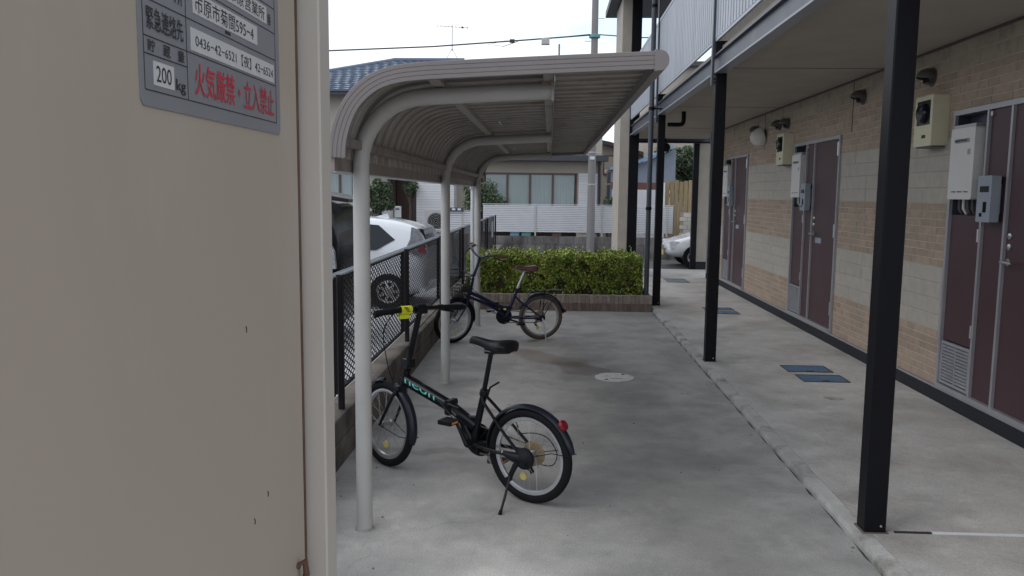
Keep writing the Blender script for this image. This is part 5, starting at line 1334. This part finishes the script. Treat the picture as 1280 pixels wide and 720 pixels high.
# hip roof of stepped tile rows
ex0, ex1, ey0, ey1, ez = -9.2, 1.9, 23.4, 30.2, 4.46
rx0, rx1, ry, rz_ = -5.1, -2.8, 26.8, 5.80
NR = 17
for i in range(NR):
    t0, t1 = i / NR, (i + 1) / NR
    def pt(t, left): return (lerp(ex0, rx0, t) if left else lerp(ex1, rx1, t), lerp(ey0, ry, t), lerp(ez, rz_, t))
    a, b, c, d = pt(t0, True), pt(t0, False), pt(t1, False), pt(t1, True)
    mb = MB(); cols = int((b[0] - a[0]) / .28); vs = []; fs = []
    for j in range(cols * 4 + 1):
        u_ = j / (cols * 4); wv = .022 * abs(sin(u_ * cols * pi))
        p = [lerp(a[k_], b[k_], u_) for k_ in range(3)]; q = [lerp(d[k_], c[k_], u_) for k_ in range(3)]
        vs += [(p[0], p[1], p[2] + .05 + wv), (q[0], q[1], q[2] + .012 + wv), (p[0], p[1] + .01, p[2] - .0)]
    for j in range(cols * 4): fs += [(3 * j, 3 * j + 3, 3 * j + 4, 3 * j + 1), (3 * j, 3 * j + 2, 3 * j + 5, 3 * j + 3)]
    mb.add(vs, fs); hp(mb, 'tile_row', m_tileblue)
hp(MB().add([(ex0, ey0, ez), (ex1, ey0, ez), (ex1, ey1, ez), (ex0, ey1, ez), (rx0, ry, rz_), (rx1, ry, rz_)], [(0, 1, 5, 4), (1, 2, 5), (2, 3, 4, 5), (3, 0, 4), (3, 2, 1, 0)]), 'roof', m_tileblue)
hp(MB().tube([(rx0, ry, rz_ + .06), (rx1, ry, rz_ + .06)], .07, 8), 'ridge', m_tileblue); hp(MB().tube([(rx0, ry, rz_ + .06), (ex0, ey0, ez + .06)], .06, 8), 'hip_ridge', m_tileblue)
an = empty('roof_aerial', (-3.2, 26.8, 5.95), label='thin television aerial standing on the blue tiled roof', cat='aerial')
MB().tube([(0, 0, .2), (0, 0, 1.02)], .016, 6).build('mast', m_acg, an)
for dx in (-.16, .16): MB().tube([(0, 0, .28), (dx, 0, -.02)], .010, 5).build('stay', m_acg, an)
MB().tube([(-.5, 0, .98), (.52, 0, .92)], .010, 5).build('boom', m_acg, an)
for i in range(9):
    x = -.48 + i * .12; MB().tube([(x, -.14, .98 - (i * .12) * .06), (x, .14, .98 - (i * .12) * .06)], .006, 4).build('element', m_acg, an)
MB().bevbox(.30, .36, -.02, .02, .90, .96, .005, 'x').build('feed_box', m_cable, an); MB().tube([(.50, 0, .99), (.50, 0, .82)], .007, 4).build('element', m_acg, an)

# other things at the left, in front of the house
def ac(loc, label, w_=.8, h_=.6):
    r = empty('air_conditioner', loc, label=label, cat='air conditioner')
    MB().bevbox(0, w_, 0, .3, .05, h_, .02, 'y').build('casing', m_acg, r)
    MB().lathe([(.24, 0), (.24, .012), (.22, .012), (.22, 0)], Matrix.Translation((w_ * .38, -.0, h_ / 2)) @ Matrix.Rotation(pi / 2, 4, 'X'), 24).build('fan_ring', m_slatg, r, True)
    MB().lathe([(0, 0), (.22, 0), (.22, .004), (0, .004)], Matrix.Translation((w_ * .38, -.001, h_ / 2)) @ Matrix.Rotation(pi / 2, 4, 'X'), 24).build('fan', m_dark, r)
    g = MB()
    for k_ in range(5): g.torus((0, 0, 0), .04 + .04 * k_, .004, n=20, m=4)
    g.build('fan_grille', m_acg, r, False, Matrix.Translation((w_ * .38, -.01, h_ / 2)))
    MB().box(.05, .12, .05, .28, 0, .05).build('foot', m_dark, r); MB().box(w_ - .12, w_ - .05, .05, .28, 0, .05).build('foot', m_dark, r)
ac((-3.35, 21.9, .55), 'grey outdoor air conditioner unit with round fan behind the white car')
ac((-5.0, 21.9, .6), 'pale outdoor air conditioner unit by the small tree, above the white car roof', .75, .6)
MB().box(-5.2, -2.6, 21.85, 22.3, -.3, .548).build('terrace', m_bwall)['kind'] = 'structure'
cl = empty('chain_link_fence', (-3.6, 17.5, -.28), label='low chain link fence behind the white hatchback', cat='fence')
for x in (0, .95, 1.9): MB().tube([(x, 0, 0), (x, 0, 1.12)], .02, 8).build('post', m_acg, cl, True)
MB().tube([(0, 0, 1.10), (1.9, 0, 1.10)], .015, 8).build('top_rail', m_acg, cl, True)
g = MB(); k_ = -1.1
while k_ < 1.9:
    for s in (0, 1):
        p = (k_, .05) if s == 0 else (k_ + 1.05, .05); q = (k_ + 1.05, 1.1) if s == 0 else (k_, 1.1)
        (xa, za), (xb, zb2) = sorted([p, q])
        if xb > 0 and xa < 1.9:
            if xa < 0: za += (zb2 - za) * (0 - xa) / (xb - xa); xa = 0
            if xb > 1.9: zb2 = za + (zb2 - za) * (1.9 - xa) / (xb - xa); xb = 1.9
            if xb - xa > .01: g.tube([(xa, 0, za), (xb, 0, zb2)], .005, 4, False)
    k_ += .085
tag(g.build('wire_mesh', m_slatg, cl), kind='stuff')
mbx = empty('letter_box', (-4.0, 21.5, .5), label='small white post with letter box in front of the dark brown porch', cat='letter box')
MB().bevbox(-.08, .08, -.06, .06, .45, .75, .01, 'x').build('box', m_slat, mbx); MB().box(-.03, .03, -.02, .02, 0, .45).build('post', m_dark, mbx); MB().box(-.05, .05, -.063, -.0605, .66, .69).build('slot', m_dark, mbx)

# houses and shed at the right
h2 = empty('house', (2.8, 31, 0), label='pale gabled house partly hidden behind the utility pole and the stair wall', cat='house')
HM2 = Matrix.Translation((-2.8, -31, 0))
MB().prism([(1.6, -.3), (7, -.3), (7, 3.0), (3.8, 3.0), (1.6, 3.62)], 5, 'y', 31.5).build('wall', m_hbeige, h2, False, HM2)
MB().prism([(.95, 3.70), (.95, 3.82), (2.2, 3.60), (4.4, 2.95), (4.4, 2.80), (2.2, 3.46)], 5.6, 'y', 31.2).build('roof', m_gutd, h2, False, HM2)
wf_ = MB().box(2.02, 2.50, 31.45, 31.5, 2.35, 3.10).build('window', m_redb, h2, False, HM2); MB().box(2.06, 2.46, 31.43, 31.449, 2.4, 3.05).build('pane', m_hbeige, wf_, False, HM2)
h3 = empty('house', (5.6, 29, 0), label='tall pale house behind the dark green tree at the far right', cat='house')
MB().box(-2.1, 4, 0, 4, -.3, 6).build('wall', m_hbeige, h3)
wf_ = MB().box(-1.25, -.75, -.04, -.001, 1.4, 2.1).build('window', m_gutd, h3); MB().box(-1.2, -.8, -.06, -.041, 1.45, 2.05).build('pane', m_dglass, wf_)
MB().box(-2.3, 4.2, -.3, 4.3, 6.001, 6.15).build('roof', m_gutd, h3)
sd_ = empty('garden_shed', (2.5, 23.5, 0), label='blue grey shed with curved light blue roof edge seen between the black columns', cat='shed')
MB().box(-.75, 1.05, 0, 2, -.3, 1.90).build('wall', m_shedw, sd_)
MB().box(-.76, 1.1, -.03, -.001, 1.78, 1.96).build('fascia_board', m_redb, sd_)
for i in range(5): MB().box(-.72 + i * .35, -.40 + i * .35, -.02, -.0005, .4, 1.76).build('panel', m_slat, sd_)
MB().prism([(-.8, 2.30), (-.8, 2.38), (-.2, 2.52), (.4, 2.75), (.95, 3.02), (.95, 2.93), (.4, 2.66), (-.2, 2.43)], 2.4, 'y', -.2).build('roof', m_shedr, sd_)
MB().prism([(-.75, 1.961), (1.05, 1.961), (1.05, 2.9), (.4, 2.62), (-.2, 2.40), (-.75, 2.28)], 1.9, 'y', .02).build('gable', m_shedw, sd_)
tag(MB().box(3.0, 3.12, 22.4, 22.5, 0, 1.95).build('gate_post', m_white), 'white gate post left of the wooden board fence', 'post')
wfn = empty('board_fence', (3.2, 22.5, .0), label='light brown vertical board fence below the dark tree at the far right', cat='fence')
for i in range(9): MB().bevbox(i * .125 - .06, i * .125 + .05, 0, .02, 0, 1.98 + .02 * (i % 3), .003, 'z').build('board', m_wood, wfn)
MB().box(-.06, 1.08, .021, .06, 1.55, 1.65).build('rail', m_wood, wfn); MB().box(-.06, 1.08, .021, .06, .5, .6).build('rail', m_wood, wfn)

# ---------------------------------------------------------------- TREES
def tree(name, loc, rad, n, size, seed, trunk_h, label, cat, m=None, clump=14, gap=.35):
    r = empty(name, loc, label=label, cat=cat)
    rs_ = np.random.RandomState(seed); cs = []
    cz = trunk_h + rad[2] * .85
    for i in range(clump):
        d = rs_.normal(size=3); d /= np.linalg.norm(d); k_ = rs_.uniform(.35, .85)
        cs.append(d * k_ * np.array(rad) + [0, 0, cz])
    P_ = []
    for c in cs:
        q = rs_.normal(size=(n // clump, 3)); q /= np.linalg.norm(q, axis=1)[:, None]
        q *= (rs_.uniform(.2, 1, n // clump) ** .4)[:, None] * np.array(rad) * rs_.uniform(.3, .46)
        P_.append(q + c)
    leaves('crown', m or m_leafd, np.concatenate(P_), size, seed, r)
    tr = MB().tube([(0, 0, -.3), (.02, 0, trunk_h * .6), (0, .02, cz)], [.05, .04, .02], 8)
    tr.build('trunk', m_twig, r, True)
    for c in cs[:8]:
        MB().tube([(0, 0, trunk_h * .8), tuple(np.array([0, 0, trunk_h * .8]) * .5 + c * .5), tuple(c)], [.02, .014, .006], 5).build('branch', m_twig, r, True)
    return r
tree('small_tree', (-4.35, 20.9, .55), (.42, .38, .48), 3600, .035, 21, .55, 'small round leaved tree on a thin trunk behind the white car', 'tree')
tree('evergreen_bush', (-1.85, 22.3, .5), (.66, .6, .72), 9000, .032, 22, .25, 'dense dark evergreen bush behind the shelter posts, left of the glass doors', 'bush', clump=26)
tree('evergreen_tree', (3.85, 24.5, 0), (.72, .65, .78), 8000, .04, 23, 1.95, 'dark green tree rising behind the wooden board fence at the far right', 'tree', clump=20)
tree('shrub', (1.72, 23.2, 0), (.22, .22, .5), 1600, .035, 24, .8, 'narrow dark shrub between the utility pole and the stair wall', 'bush')
tree('shrub', (4.0, 22.9, 0), (.35, .3, .6), 2400, .035, 25, .7, 'yellow green shrub right beside the wooden board fence', 'bush', m_leafh)
tree('thin_plant', (-3.95, 23.1, .55), (.25, .2, .3), 500, .04, 27, .9, 'sparse thin plant in front of the dark brown porch', 'plant')

# ---------------------------------------------------------------- litter on the ground
random.seed(31)
g = MB()
for i in range(150):
    if i < 70: x, y = -1.17 + abs(random.gauss(0, .06)), random.uniform(1.8, 11.1)
    elif i < 100: x, y = 1.43 - abs(random.gauss(0, .02)), random.uniform(2, 11.1)
    else: x, y = random.uniform(-1.1, 1.4), random.uniform(2, 11)
    a = random.uniform(0, 6.3); r_ = random.uniform(.003, .011)
    P_ = [(x + r_ * cos(a + k_ * 1.57) * (1 if k_ % 2 else .55), y + r_ * sin(a + k_ * 1.57) * (1 if k_ % 2 else .55), .002 + random.uniform(0, .004)) for k_ in range(4)]
    g.add(P_ + [(x, y, .007)], [(0, 1, 4), (1, 2, 4), (2, 3, 4), (3, 0, 4), (3, 2, 1, 0)])
tag(g.build('leaf_litter', m_twig), 'scattered tiny dark leaf bits and grit on the yard concrete', 'litter', kind='stuff')
